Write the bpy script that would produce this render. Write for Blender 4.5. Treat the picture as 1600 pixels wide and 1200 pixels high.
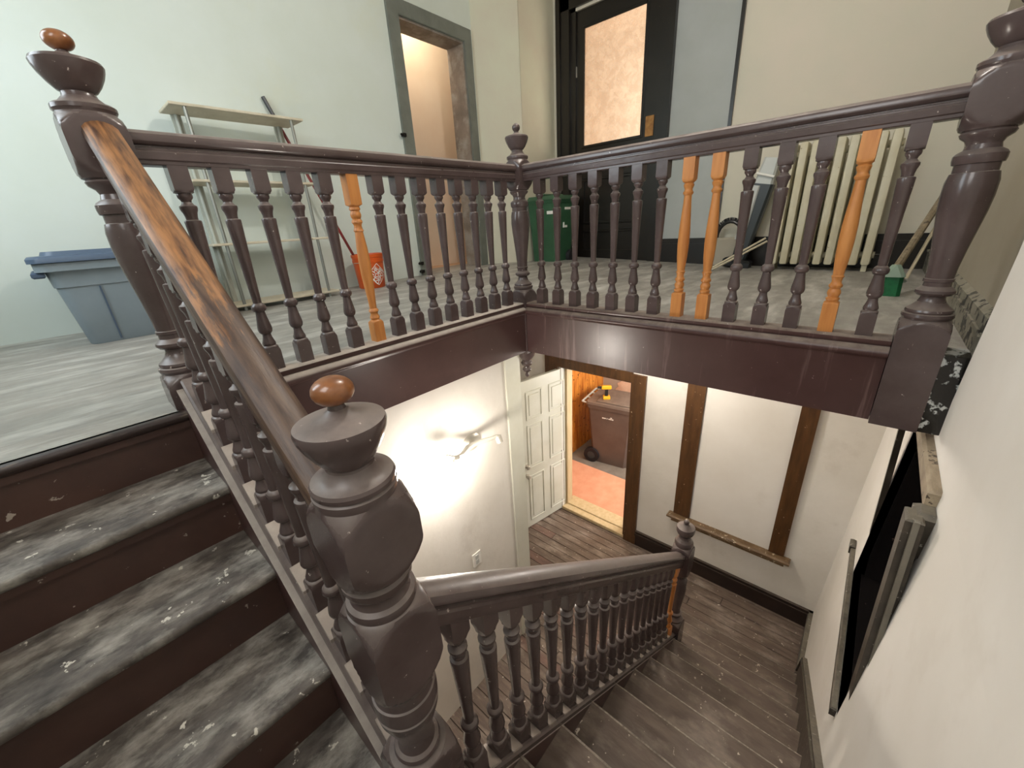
import bpy, math, random
from mathutils import Vector, Matrix
random.seed(7)
S = bpy.context.scene
for o in list(bpy.data.objects): bpy.data.objects.remove(o)
COL = S.collection
R = math.radians

# ------------------------------------------------------------------ camera
def make_camera():
    yaw, pitch, roll = R(42.56926), R(21.88502), R(-3.53878)
    cy, sy, cp, sp = math.cos(yaw), math.sin(yaw), math.cos(pitch), math.sin(pitch)
    f = Vector((cy*cp, sy*cp, -sp)); r = Vector((sy, -cy, 0)); u = r.cross(f)
    c, s = math.cos(roll), math.sin(roll)
    r2 = c*r + s*u; u2 = -s*r + c*u
    cam = bpy.data.cameras.new('camera'); ob = bpy.data.objects.new('camera', cam); COL.objects.link(ob)
    cam.sensor_width = 36; cam.lens = 36*623.37/1600; cam.clip_start = 0.02
    m = Matrix.Identity(4)
    for i in range(3):
        m[i][0] = r2[i]; m[i][1] = u2[i]; m[i][2] = -f[i]
    m.translation = Vector((-2.1143, -1.7829, 0.5331))
    ob.matrix_world = m
    S.camera = ob
make_camera()

# ------------------------------------------------------------------ world, lights, exposure
S.view_settings.view_transform = 'Standard'; S.view_settings.look = 'None'
S.view_settings.gamma = 1; S.view_settings.use_curve_mapping = False
S.view_settings.exposure = 0.0
W = bpy.data.worlds.new('world'); S.world = W; W.use_nodes = True
W.node_tree.nodes['Background'].inputs[0].default_value = (0.75, 0.85, 1.0, 1)
W.node_tree.nodes['Background'].inputs[1].default_value = 1.0

def light(kind, name, loc, power, col=(1, 1, 1), size=None, sy=None, look=None, radius=None):
    d = bpy.data.lights.new(name, kind); d.energy = power; d.color = col
    if kind == 'AREA':
        d.shape = 'RECTANGLE'; d.size = size; d.size_y = sy or size
    elif radius is not None: d.shadow_soft_size = radius
    o = bpy.data.objects.new(name, d); COL.objects.link(o); o.location = loc
    if look is not None:
        o.rotation_euler = (Vector(look)-Vector(loc)).to_track_quat('-Z', 'Y').to_euler()
    return o
# daylight entering the windows of the upper hall (left wall and behind the landing)
light('AREA', 'window_daylight', (-2.98, 1.0, 1.75), 46, (0.84, 0.95, 1.0), 1.3, 1.7, (0, 1.0, 1.0))
light('AREA', 'landing_window_daylight', (-2.98, -1.3, 1.95), 26, (1.0, 0.97, 0.93), 0.9, 1.3, (0, -1.2, 0.6))

# ------------------------------------------------------------------ materials
def lin(h):
    h = h.lstrip('#'); o = []
    for i in (0, 2, 4):
        c = int(h[i:i+2], 16)/255
        o.append(c/12.92 if c <= 0.04045 else ((c+0.055)/1.055)**2.4)
    return tuple(o)+(1,)
def mat(name, base, rough=0.5, c2=None, scale=4.0, stretch=(1, 1, 1), ramp=(0.35, 0.65), dust=None, dustamt=0.0,
        chips=None, chipscale=40.0, chipth=0.70, bump=0.0, bumpscale=30.0, metallic=0.0, coat=0.0, emit=None, est=0.0,
        c3=None, scale3=1.2, ramp3=(0.45, 0.6), stretch3=(1, 1, 1), spec=0.5, bumpstretch=None, detail=5.0, rvar=0.0, dustmin=0.35):
    m = bpy.data.materials.new(name); m.use_nodes = True
    nt = m.node_tree; N = nt.nodes; L = nt.links; b = N['Principled BSDF']
    b.inputs['Roughness'].default_value = rough; b.inputs['Metallic'].default_value = metallic
    b.inputs['Coat Weight'].default_value = coat; b.inputs['Specular IOR Level'].default_value = spec
    geo = N.new('ShaderNodeNewGeometry')
    def coords(st):
        mp = N.new('ShaderNodeMapping'); L.new(geo.outputs['Position'], mp.inputs[0]); mp.inputs['Scale'].default_value = st; return mp.outputs[0]
    def noise(sc, st=(1, 1, 1), det=5.0, rgh=0.6):
        n = N.new('ShaderNodeTexNoise'); n.inputs['Scale'].default_value = sc; n.inputs['Detail'].default_value = det
        n.inputs['Roughness'].default_value = rgh; L.new(coords(st), n.inputs['Vector']); return n.outputs['Fac']
    def mrange(src, a, c, lo=0.0, hi=1.0):
        r = N.new('ShaderNodeMapRange'); r.inputs[1].default_value = a; r.inputs[2].default_value = c
        r.inputs[3].default_value = lo; r.inputs[4].default_value = hi; L.new(src, r.inputs[0]); return r.outputs[0]
    def mix(fac, a, c):
        x = N.new('ShaderNodeMix'); x.data_type = 'RGBA'
        if isinstance(fac, float): x.inputs[0].default_value = fac
        else: L.new(fac, x.inputs[0])
        for s, v in ((6, a), (7, c)):
            if isinstance(v, tuple): x.inputs[s].default_value = v
            else: L.new(v, x.inputs[s])
        return x.outputs[2]
    def mul(a, c):
        x = N.new('ShaderNodeMath'); x.operation = 'MULTIPLY'
        L.new(a, x.inputs[0])
        if isinstance(c, float): x.inputs[1].default_value = c
        else: L.new(c, x.inputs[1])
        return x.outputs[0]
    col = lin(base)
    if c2: col = mix(mrange(noise(scale, stretch, detail), *ramp), col, lin(c2))
    if c3: col = mix(mrange(noise(scale3, stretch3, 6.0, 0.65), *ramp3), col, lin(c3))
    if dust:
        sep = N.new('ShaderNodeSeparateXYZ'); L.new(geo.outputs['Normal'], sep.inputs[0])
        up = mrange(sep.outputs[2], 0.35, 0.95)
        fac = mul(mul(up, mrange(noise(18.0), 0.3, 0.62, dustmin, 1.0)), float(dustamt))
        col = mix(fac, col, lin(dust))
        rr = N.new('ShaderNodeMapRange'); rr.inputs[3].default_value = rough; rr.inputs[4].default_value = 0.8
        L.new(fac, rr.inputs[0]); L.new(rr.outputs[0], b.inputs['Roughness'])
    elif rvar:
        L.new(mrange(noise(6.0), 0.3, 0.7, rough-rvar, rough+rvar), b.inputs['Roughness'])
    if chips:
        col = mix(mrange(noise(chipscale, (1, 1, 1), 5.0, 0.62), chipth-0.055, chipth-0.03), col, lin(chips))
    if isinstance(col, tuple): b.inputs['Base Color'].default_value = col
    else: L.new(col, b.inputs['Base Color'])
    if bump:
        bp = N.new('ShaderNodeBump'); bp.inputs['Strength'].default_value = bump; bp.inputs['Distance'].default_value = 0.01
        L.new(noise(bumpscale, bumpstretch or stretch, 6.0, 0.55), bp.inputs['Height']); L.new(bp.outputs[0], b.inputs['Normal'])
    if emit:
        b.inputs['Emission Color'].default_value = lin(emit); b.inputs['Emission Strength'].default_value = est
    return m
M = {}
M['brown'] = mat('brown_gloss_paint', '#4a3d3b', 0.22, '#574a49', 5, dust='#978b83', dustamt=0.6, chips='#b9aca4', chipscale=55, chipth=0.745, bump=0.10, bumpscale=14)
M['brown2'] = mat('dark_maroon_paint', '#45302e', 0.33, '#4f3936', 4, dust='#c4bab0', dustamt=0.95, dustmin=0.7, chips='#b9aca4', chipscale=38, chipth=0.755, bump=0.08, bumpscale=9)
M['streak'] = mat('streaked_maroon_paint', '#442e2c', 0.33, '#4c3634', 4, dust='#94877c', dustamt=0.85, chips='#b9aca4', chipscale=38, chipth=0.75, c3='#8b7570', scale3=3.0, ramp3=(0.56, 0.75), stretch3=(1, 5, 0.25), bump=0.08, bumpscale=9)
M['black'] = mat('black_door_paint', '#15120f', 0.28, '#1d1813', 6, chips='#5a4632', chipscale=45, chipth=0.75, bump=0.06, bumpscale=20)
M['blackpeel'] = mat('black_peeling_paint', '#12100f', 0.22, '#1b1817', 6, chips='#b7b9b6', chipscale=9, chipth=0.565, bump=0.25, bumpscale=10)
M['pine'] = mat('new_orange_pine', '#c58547', 0.42, '#b27037', 6, (6, 6, 0.6), bump=0.04, bumpscale=40)
M['knob'] = mat('varnished_knob_wood', '#8f5a30', 0.3, '#6b3b18', 22, (1, 1, 1), coat=0.4)
M['plaster'] = mat('white_stairwell_plaster', '#e4dfd7', 0.75, '#d8d2c8', 1.5, bump=0.55, bumpscale=7, c3='#cfc8bd', scale3=2.2, ramp3=(0.58, 0.75))
M['plaster_r'] = mat('white_right_wall', '#ebe6df', 0.7, '#e2dcd3', 1.3, bump=0.12, bumpscale=4, c3='#d6cec3', scale3=1.1, ramp3=(0.6, 0.8))
M['leftwall'] = mat('cool_lit_white_wall', '#d3dbd6', 0.7, '#cbd3ca', 1.0, bump=0.10, bumpscale=6, c3='#cdd2c0', scale3=0.8, ramp3=(0.55, 0.75))  # white hall paint with the cool daylight put into its tone
M['diag'] = mat('cream_lit_white_wall', '#cdccb6', 0.7, '#c9c1ae', 1.5, bump=0.10, bumpscale=6)  # same white paint as the left wall, its local light tinted in as cream
M['farwall'] = mat('warm_lit_white_wall', '#d2c8b8', 0.7, '#cac6b4', 0.9, bump=0.06, bumpscale=6)  # again the white paint; warm light is baked into this colour
M['bluegrey'] = mat('blue_grey_wall', '#a9adab', 0.65, '#a1a5a1', 1.5)
M['shadegrey'] = mat('shaded_wall_grey', '#a39b8b', 0.7, '#9a917f', 1.5, bump=0.10, bumpscale=6)  # white paint greyed to imitate shade on the side wall
M['peel'] = mat('peeling_white_baseboard', '#8f8a7c', 0.55, '#757062', 9, chips='#2d2926', chipscale=16, chipth=0.60, bump=0.3, bumpscale=12)
M['ceil'] = mat('white_ceiling', '#dedbd2', 0.8, '#d4d0c5', 1.2)
M['floor'] = mat('worn_grey_floor', '#99958e', 0.5, '#827e77', 3.5, (0.6, 4.0, 1), (0.3, 0.7), c3='#c2bfb8', scale3=2.2, ramp3=(0.48, 0.7), stretch3=(0.7, 2.6, 1), bump=0.12, bumpscale=14, bumpstretch=(0.7, 4, 1), rvar=0.15)
M['tread'] = mat('worn_grey_tread', '#69615a', 0.55, '#3d3631', 9, (1.6, 3.2, 1), (0.35, 0.68), c3='#aba59c', scale3=7, ramp3=(0.46, 0.72), stretch3=(1.0, 2.0, 1), chips='#d2ccc0', chipscale=22, chipth=0.70, bump=0.4, bumpscale=20)
M['nose'] = mat('worn_nosing', '#2f211e', 0.4, '#7b6c5c', 8, (1, 5, 5), (0.55, 0.75), bump=0.2, bumpscale=20)
M['riser'] = mat('brown_riser_paint', '#45302b', 0.42, '#533a32', 4, chips='#a99c90', chipscale=24, chipth=0.73, bump=0.06)
M['plank'] = mat('worn_dark_planks', '#7d6c60', 0.5, '#5a4b41', 6, (6, 1, 1), (0.3, 0.7), c3='#a89a8e', scale3=4, ramp3=(0.5, 0.75), stretch3=(2, 0.8, 1), chips='#e3d9cb', chipscale=26, chipth=0.715, bump=0.25, bumpscale=22, bumpstretch=(5, 1, 1), rvar=0.15)
M['plank2'] = mat('reddish_worn_planks', '#80645a', 0.5, '#604b41', 6, (6, 1, 1), (0.3, 0.7), c3='#8b7b70', scale3=4, ramp3=(0.52, 0.75), stretch3=(2, 0.8, 1), chips='#e3d9cb', chipscale=26, chipth=0.71, bump=0.25, bumpscale=22, bumpstretch=(5, 1, 1))
M['ltread'] = mat('dusty_brown_tread', '#6f6157', 0.5, '#54473e', 6, (4, 1.2, 1), (0.3, 0.7), c3='#94877b', scale3=4, ramp3=(0.5, 0.75), stretch3=(2, 1, 1), chips='#d8cdbf', chipscale=28, chipth=0.72, bump=0.2, bumpscale=22, bumpstretch=(5, 1, 1))
M['casing'] = mat('old_brown_casing', '#5a3c20', 0.4, '#432a14', 6, (4, 4, 0.6), chips='#b9a68c', chipscale=30, chipth=0.73, bump=0.1)
M['sill'] = mat('scuffed_brown_sill', '#7c6449', 0.5, '#5a4228', 9, (3, 1, 3), chips='#c9b9a0', chipscale=30, chipth=0.66, bump=0.2)
M['rawwood'] = mat('pale_new_wood', '#d0bb95', 0.5, '#c2aa80', 6, (4, 4, 0.6))
M['beige'] = mat('worn_beige_wood', '#a2937d', 0.5, '#7d6d58', 8, (1, 3, 3), chips='#4a3d30', chipscale=20, chipth=0.66, bump=0.15)
M['darkbase'] = mat('black_brown_baseboard', '#221713', 0.3, '#2e201a', 6, dust='#7d7064', dustamt=0.35, bump=0.08)
M['doorwhite'] = mat('white_panel_door', '#d9d8cb', 0.4, '#cfcdbd', 3)
M['metal'] = mat('brushed_nickel', '#c4bfb3', 0.35, metallic=0.45)
M['darkmetal'] = mat('dark_metal', '#2a2826', 0.4, metallic=0.7)
M['frame'] = mat('grey_green_frame', '#73776f', 0.55, '#646860', 5, bump=0.08)
M['jamb'] = mat('stained_grey_jamb', '#8d8074', 0.6, '#6e6359', 3, c3='#9a9389', scale3=4)
M['peach'] = mat('peach_wall', '#e6d2bd', 0.7, '#e2c9b2', 1.2)
M['peachfloor'] = mat('peach_room_floor', '#c9a585', 0.6)
M['rad'] = mat('cream_radiator_paint', '#cdc6ae', 0.45, '#c2b99c', 6, chips='#8d7a5d', chipscale=30, chipth=0.73)
M['grey_tote'] = mat('grey_plastic', '#7f8b93', 0.4, '#78848b', 3)
M['blue_lid'] = mat('dark_blue_plastic', '#46566a', 0.4)
M['particle'] = mat('worn_particle_board', '#cbc1ac', 0.5, '#b8ad96', 8, chips='#8a8068', chipscale=30, chipth=0.70)
M['tube'] = mat('grey_metal_tube', '#8f918b', 0.35, metallic=0.6)
M['greytube'] = mat('painted_grey_upright', '#a9aca2', 0.5)
M['bucket'] = mat('orange_plastic', '#d2581c', 0.35, '#c64f16', 4)
M['white'] = mat('white_print', '#e9e6df', 0.5)
M['redstick'] = mat('dark_red_paint', '#7c2320', 0.35, '#651a18', 8)
M['blackplastic'] = mat('black_plastic', '#151515', 0.35)
M['darkgrey'] = mat('charcoal_plastic', '#33383a', 0.35)
M['silver'] = mat('pale_grey_plastic', '#b9bbb6', 0.35)
M['greenbin'] = mat('green_plastic', '#2c5138', 0.45, '#345c41', 3, dust='#8a9a80', dustamt=0.5)
M['green'] = mat('bright_green_bristle', '#116b3e', 0.5, '#0d5833', 30)
M['stick'] = mat('weathered_stick', '#8d8069', 0.6, '#645742', 10, (3, 3, 1), chips='#4b4032', chipscale=20, chipth=0.66)
M['palestick'] = mat('pale_stick', '#c3b89f', 0.5)
M['bin'] = mat('brown_plastic', '#5f514a', 0.42, '#564842', 4, dust='#8d8177', dustamt=0.55)
M['rubber'] = mat('black_rubber', '#17151a', 0.6)
M['yellow'] = mat('yellow_plastic', '#d9a31c', 0.4)
M['orangeboard'] = mat('orange_knotty_board', '#d58a35', 0.45, '#a85a18', 7, (3, 3, 0.5), chips='#5a2c0c', chipscale=14, chipth=0.66)
M['carpet'] = mat('orange_red_carpet', '#d49c7d', 0.9, '#cc8e6e', 6, bump=0.3, bumpscale=90)
M['concrete'] = mat('grey_concrete', '#7c746b', 0.8, '#6a6259', 5, bump=0.2)
M['vestwall'] = mat('dull_vestibule_wall', '#ad9c8d', 0.75, '#a29184', 2)
M['patch'] = mat('bare_plaster_patch', '#ddb89e', 0.8, '#cfa68c', 8, bump=0.2)
M['nichebk'] = mat('black_gloss_lining', '#151212', 0.25, '#191514', 5, chips='#6d5a50', chipscale=16, chipth=0.73, bump=0.1)
M['nichetrim'] = mat('dark_weathered_trim', '#332c25', 0.35, '#4a4238', 9, dust='#8b8475', dustamt=0.6, chips='#a8a397', chipscale=40, chipth=0.70, bump=0.25)
M['fillet'] = mat('dusty_fillet', '#b3a79d', 0.6, '#9a8e85', 10)
M['bulb'] = mat('lit_bulb', '#fff4e0', 0.4, emit='#fff1d8', est=30)
M['edge'] = mat('pale_worn_edge', '#b5aa9d', 0.5, '#7a7066', 14, (2, 5, 2), (0.35, 0.65), bump=0.2, bumpscale=25)
M['edge2'] = mat('dull_grey_edge', '#7d776b', 0.45, '#6a6459', 6, bump=0.2)
M['bristlecap'] = mat('dusty_green_cap', '#7f9384', 0.6)
M['bulb_lit'] = mat('bright_lit_bulb', '#fff8ee', 0.4, emit='#fff6ea', est=330)
M['osb'] = mat('raw_wood_patch', '#a97a3e', 0.6, '#8a5d2b', 20)

def worn_rail():
    m = bpy.data.materials.new('worn_handrail'); m.use_nodes = True
    nt = m.node_tree; N = nt.nodes; L = nt.links; b = N['Principled BSDF']
    g = N.new('ShaderNodeNewGeometry')
    mp = N.new('ShaderNodeMapping'); m0 = N.new('ShaderNodeMapping'); m0.inputs['Rotation'].default_value = (R(-36.6), 0, 0); L.new(g.outputs['Position'], m0.inputs[0]); L.new(m0.outputs[0], mp.inputs[0]); mp.inputs['Scale'].default_value = (9, 1.0, 9)
    n1 = N.new('ShaderNodeTexNoise'); n1.inputs['Scale'].default_value = 4; n1.inputs['Detail'].default_value = 8; n1.inputs['Roughness'].default_value = 0.7; L.new(mp.outputs[0], n1.inputs['Vector'])
    sp = N.new('ShaderNodeSeparateXYZ'); L.new(g.outputs['Position'], sp.inputs[0])
    r1 = N.new('ShaderNodeMapRange'); r1.inputs[1].default_value = -0.9; r1.inputs[2].default_value = -0.45; r1.inputs[3].default_value = -0.16; r1.inputs[4].default_value = 0.25; L.new(sp.outputs[1], r1.inputs[0])
    sn = N.new('ShaderNodeSeparateXYZ'); L.new(g.outputs['Normal'], sn.inputs[0])
    r2 = N.new('ShaderNodeMapRange'); r2.inputs[1].default_value = 0.0; r2.inputs[2].default_value = 0.55; r2.inputs[3].default_value = -0.5; r2.inputs[4].default_value = 0.0; L.new(sn.outputs[2], r2.inputs[0])
    a1 = N.new('ShaderNodeMath'); L.new(n1.outputs[0], a1.inputs[0]); L.new(r1.outputs[0], a1.inputs[1])
    a2 = N.new('ShaderNodeMath'); L.new(a1.outputs[0], a2.inputs[0]); L.new(r2.outputs[0], a2.inputs[1])
    th = N.new('ShaderNodeMapRange'); th.inputs[1].default_value = 0.50; th.inputs[2].default_value = 0.58; L.new(a2.outputs[0], th.inputs[0])
    n2 = N.new('ShaderNodeTexNoise'); n2.inputs['Scale'].default_value = 9; n2.inputs['Detail'].default_value = 6; L.new(mp.outputs[0], n2.inputs['Vector'])
    wood = N.new('ShaderNodeValToRGB'); L.new(n2.outputs[0], wood.inputs[0])
    wood.color_ramp.elements[0].position = 0.32; wood.color_ramp.elements[0].color = lin('#44291a')
    wood.color_ramp.elements[1].position = 0.62; wood.color_ramp.elements[1].color = lin('#9b6c42')
    pn = N.new('ShaderNodeValToRGB'); L.new(n2.outputs[0], pn.inputs[0])
    pn.color_ramp.elements[0].position = 0.35; pn.color_ramp.elements[0].color = lin('#3a2924')
    pn.color_ramp.elements[1].position = 0.72; pn.color_ramp.elements[1].color = lin('#665040')
    mx = N.new('ShaderNodeMix'); mx.data_type = 'RGBA'; L.new(th.outputs[0], mx.inputs[0]); L.new(pn.outputs[0], mx.inputs[6]); L.new(wood.outputs[0], mx.inputs[7])
    L.new(mx.outputs[2], b.inputs['Base Color']); b.inputs['Roughness'].default_value = 0.42
    bp = N.new('ShaderNodeBump'); bp.inputs['Strength'].default_value = 0.35; bp.inputs['Distance'].default_value = 0.006; L.new(n1.outputs[0], bp.inputs['Height']); L.new(bp.outputs[0], b.inputs['Normal'])
    return m
M['wornrail'] = worn_rail()

def glass_mat(name, tint, haze):
    m = bpy.data.materials.new(name); m.use_nodes = True
    nt = m.node_tree; N = nt.nodes; L = nt.links
    out = N['Material Output']; N.remove(N['Principled BSDF'])
    tr = N.new('ShaderNodeBsdfTransparent'); tr.inputs[0].default_value = tint
    gl = N.new('ShaderNodeBsdfGlossy'); gl.inputs['Roughness'].default_value = 0.08
    tl = N.new('ShaderNodeBsdfTranslucent'); tl.inputs[0].default_value = (0.9, 0.85, 0.75, 1)
    nz = N.new('ShaderNodeTexNoise'); nz.inputs['Scale'].default_value = 7; nz.inputs['Detail'].default_value = 9; nz.inputs['Roughness'].default_value = 0.75
    g = N.new('ShaderNodeNewGeometry'); L.new(g.outputs['Position'], nz.inputs['Vector'])
    r = N.new('ShaderNodeMapRange'); r.inputs[1].default_value = 0.4; r.inputs[2].default_value = 0.75; r.inputs[3].default_value = haze*0.4; r.inputs[4].default_value = haze; L.new(nz.outputs[0], r.inputs[0])
    m1 = N.new('ShaderNodeMixShader'); L.new(r.outputs[0], m1.inputs[0]); L.new(tr.outputs[0], m1.inputs[1]); L.new(tl.outputs[0], m1.inputs[2])
    m2 = N.new('ShaderNodeMixShader'); m2.inputs[0].default_value = 0.06; L.new(m1.outputs[0], m2.inputs[1]); L.new(gl.outputs[0], m2.inputs[2])
    L.new(m2.outputs[0], out.inputs[0]); return m
M['dirtyglass'] = glass_mat('dirty_glass', (1, 0.97, 0.92, 1), 0.5)

# ------------------------------------------------------------------ mesh helpers
def arc_shoulders(prof, h):
    # where the profile passes between a turned part and a square block, add rings so that the cut is a smooth arch
    out = []; i = 0; sq = lambda q: len(q) < 3 and q[1] >= 0.19
    sh = lambda q: len(q) < 3 and h*0.97 <= q[1] < 0.19 and q[1] >= h*0.97
    n = len(prof)
    while i < n:
        q = prof[i]
        if sh(q):
            j = i
            while j < n and sh(prof[j]): j += 1
            before = i > 0 and sq(prof[i-1]); after = j < n and sq(prof[j])
            if before or after:
                za = prof[i-1][0] if before else prof[i][0]; zb = prof[j][0] if after else prof[j-1][0]
                for k in range(0, 9):
                    s = k/8; z = za+(zb-za)*s; u = (1-s) if before else s
                    out.append((z, h*(0.98+0.44*math.sin(u*math.pi/2)**0.9)))
                i = j; continue
        out.append(q); i += 1
    return out
class MB:
    def __init__(s): s.v = []; s.f = []
    def add(s, vs, fs, mtx=None):
        n = len(s.v)
        for p in vs:
            p = Vector(p); s.v.append(mtx @ p if mtx else p)
        s.f += [tuple(i+n for i in q) for q in fs]; return s
    def box(s, x0, x1, y0, y1, z0, z1, mtx=None, bev=0.0):
        if bev <= 0:
            return s.add([(x0,y0,z0),(x1,y0,z0),(x1,y1,z0),(x0,y1,z0),(x0,y0,z1),(x1,y0,z1),(x1,y1,z1),(x0,y1,z1)],
                  [(0,3,2,1),(4,5,6,7),(0,1,5,4),(1,2,6,5),(2,3,7,6),(3,0,4,7)], mtx)
        b = bev; rings = []
        def rect(e, z): return [(x0+e,y0+e,z),(x1-e,y0+e,z),(x1-e,y1-e,z),(x0+e,y1-e,z)]
        vs = rect(b, z0)+rect(0, z0+b)+rect(0, z1-b)+rect(b, z1)
        fs = [(3,2,1,0),(12,13,14,15)]
        for k in range(3):
            for i in range(4): j = (i+1) % 4; fs.append((k*4+i, k*4+j, k*4+4+j, k*4+4+i))
        return s.add(vs, fs, mtx)
    def loops(s, rings, cap=True, mtx=None):
        n = len(rings[0]); vs = [p for r in rings for p in r]; fs = []
        for k in range(len(rings)-1):
            for i in range(n):
                j = (i+1) % n; fs.append((k*n+i, k*n+j, (k+1)*n+j, (k+1)*n+i))
        if cap:
            fs.append(tuple(range(n-1, -1, -1))); fs.append(tuple((len(rings)-1)*n+i for i in range(n)))
        return s.add(vs, fs, mtx)
    def turned(s, prof, h, n=16, mtx=None):
        prof = arc_shoulders(prof, h)
        # prof: (z, R[, free]) ; cross-section is the circle R cut by the square of half-width h
        rings = []
        for q in prof:
            z, rad = q[0], q[1]; free = len(q) > 2
            ring = []
            for i in range(n):
                a = 2*math.pi*i/n; c, sn = math.cos(a), math.sin(a)
                r = rad if free else min(rad, h/max(abs(c), abs(sn)))
                ring.append((r*c, r*sn, z))
            rings.append(ring)
        return s.loops(rings, True, mtx)
    def tube(s, pts, r, n=8, mtx=None):
        pts = [Vector(p) for p in pts]; rings = []
        rr = r if isinstance(r, (list, tuple)) else [r]*len(pts)
        for i, p in enumerate(pts):
            d = (pts[min(i+1, len(pts)-1)]-pts[max(i-1, 0)]).normalized()
            a = d.cross(Vector((0,0,1)));
            if a.length < 1e-3: a = Vector((1,0,0))
            a.normalize(); b = d.cross(a)
            rings.append([p+rr[i]*(math.cos(2*math.pi*k/n)*a+math.sin(2*math.pi*k/n)*b) for k in range(n)])
        return s.loops(rings, True, mtx)
    def sweep(s, prof, a, b, side):
        # prof (w, v): w along 'side' (unit horizontal), v vertical ; plumb cut ends at a and b
        a, b, side = Vector(a), Vector(b), Vector(side)
        return s.loops([[a+side*w+Vector((0,0,v)) for w, v in prof], [b+side*w+Vector((0,0,v)) for w, v in prof]])
    def mesh(s, name, origin=(0,0,0), ang=35, smooth=True):
        o = Vector(origin); me = bpy.data.meshes.new(name)
        me.from_pydata([tuple(p-o) for p in s.v], [], s.f); me.update()
        import bmesh
        bm = bmesh.new(); bm.from_mesh(me); bmesh.ops.recalc_face_normals(bm, faces=bm.faces); bm.to_mesh(me); bm.free()
        if smooth:
            me.polygons.foreach_set('use_smooth', [True]*len(me.polygons)); me.set_sharp_from_angle(angle=R(ang))
        return me
    def build(s, name, m, parent=None, origin=None, ang=35, smooth=True):
        org = Vector(parent_origin(parent)) if parent else Vector(origin or (0,0,0))
        me = s.mesh(name, org, ang, smooth); me.materials.append(M[m] if isinstance(m, str) else m)
        ob = bpy.data.objects.new(name, me); COL.objects.link(ob)
        if parent: ob.parent = parent
        else: ob.location = org
        return ob
def parent_origin(o):
    v = Vector((0,0,0))
    while o: v += Vector(o.location); o = o.parent
    return v
def thing(name, label, cat, loc=(0,0,0), group=None, kind=None):
    o = bpy.data.objects.new(name, None); COL.objects.link(o); o.location = loc; o.empty_display_size = 0.1
    o['label'] = label
    if cat: o['category'] = cat
    if group: o['group'] = group
    if kind: o['kind'] = kind
    return o
def tag(o, label, cat=None, kind=None, group=None):
    o['label'] = label
    if cat: o['category'] = cat
    if kind: o['kind'] = kind
    if group: o['group'] = group
    return o
def inst(name, me, parent, loc, m=None):
    ob = bpy.data.objects.new(name, me); COL.objects.link(ob); ob.parent = parent
    ob.location = Vector(loc)-parent_origin(parent); return ob
def ellipse_prof(zc, rz, rr, n=8, lo=-1.0, hi=1.0):
    out = []
    for i in range(n+1):
        t = lo+(hi-lo)*i/n; a = t*math.pi/2
        out.append((zc+rz*math.sin(a), max(rr*math.cos(a), 0.001), 1))
    return out

# ------------------------------------------------------------------ dimensions
ZG = -3.04          # ground floor
ZL = -0.95          # quarter landing
NLX, NRY = -1.893, -1.957
PX, PY = -1.875, -1.18
QX = 0.17
XF = 3.35           # far wall of the upper hall
XW = 1.46           # far wall of the ground hall
SL = 0.7425         # stair slope
def wally(z): return -2.09 if z > -0.31 else -2.09-0.0403*(z+0.31)
def lwy(x): return 2.40+0.05*x
def floorz(x, y): return -0.085*min(max(x/3.3, 0), 1)*min(max((1.6-y)/2.0, 0), 1)

# ------------------------------------------------------------------ structure: upper floor, ceilings
def upper_floor():
    b = MB()
    def grid(x0, x1, y0, y1, nx, ny):
        vs = []; fs = []
        for j in range(ny+1):
            for i in range(nx+1):
                x = x0+(x1-x0)*i/nx; y = y0+(y1-y0)*j/ny; vs.append((x, y, floorz(x, y)))
        for j in range(ny):
            for i in range(nx): a = j*(nx+1)+i; fs.append((a, a+1, a+nx+2, a+nx+1))
        b.add(vs, fs)
    grid(0.035, XF, -2.13, 3.0, 12, 12)
    grid(-3.0, 0.035, 0.035, 3.0, 4, 4)
    grid(-3.0, -1.96, -0.09, 0.035, 2, 1)
    o = b.build('floor', 'floor', smooth=False)
    tag(o, 'worn grey floor of the upper hall behind the balustrades', kind='structure')
upper_floor()
b = MB(); b.box(0.035, XF+0.2, -2.13, 3.0, -0.305, -0.1); b.box(-3.0, 0.035, 0.035, 3.0, -0.305, -0.01); b.box(-3.0, -1.96, -0.075, 0.035, -0.305, -0.012)
tag(b.build('ceiling', 'ceil', smooth=False), 'underside of the upper floor above the ground hall', kind='structure')
b = MB(); b.box(-3.1, XF+0.2, -2.3, 3.2, 3.35, 3.45)
tag(b.build('ceiling', 'ceil', smooth=False), 'white ceiling of the upper hall', kind='structure')

# ------------------------------------------------------------------ structure: upper walls
DX0, DX1, DZ = 1.10, 2.06, 2.58     # doorway in the left wall
def left_wall():
    b = MB()
    def seg(x0, x1, z0, z1, t=0.26):
        b.add([(x0,lwy(x0),z0),(x1,lwy(x1),z0),(x1,lwy(x1)+t,z0),(x0,lwy(x0)+t,z0),(x0,lwy(x0),z1),(x1,lwy(x1),z1),(x1,lwy(x1)+t,z1),(x0,lwy(x0)+t,z1)],
              [(0,3,2,1),(4,5,6,7),(0,1,5,4),(1,2,6,5),(2,3,7,6),(3,0,4,7)])
    seg(-3.0, DX0, -0.02, 3.35); seg(DX1, 2.30, -0.02, 3.35); seg(DX0, DX1, DZ, 3.35)
    tag(b.build('wall_left', 'leftwall', smooth=False), 'white wall, tinted for cool light, behind the metal shelf and the orange bucket', kind='structure')
left_wall()
b = MB(); P0, P1 = (2.22, lwy(2.22)), (2.62, 2.10)
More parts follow.
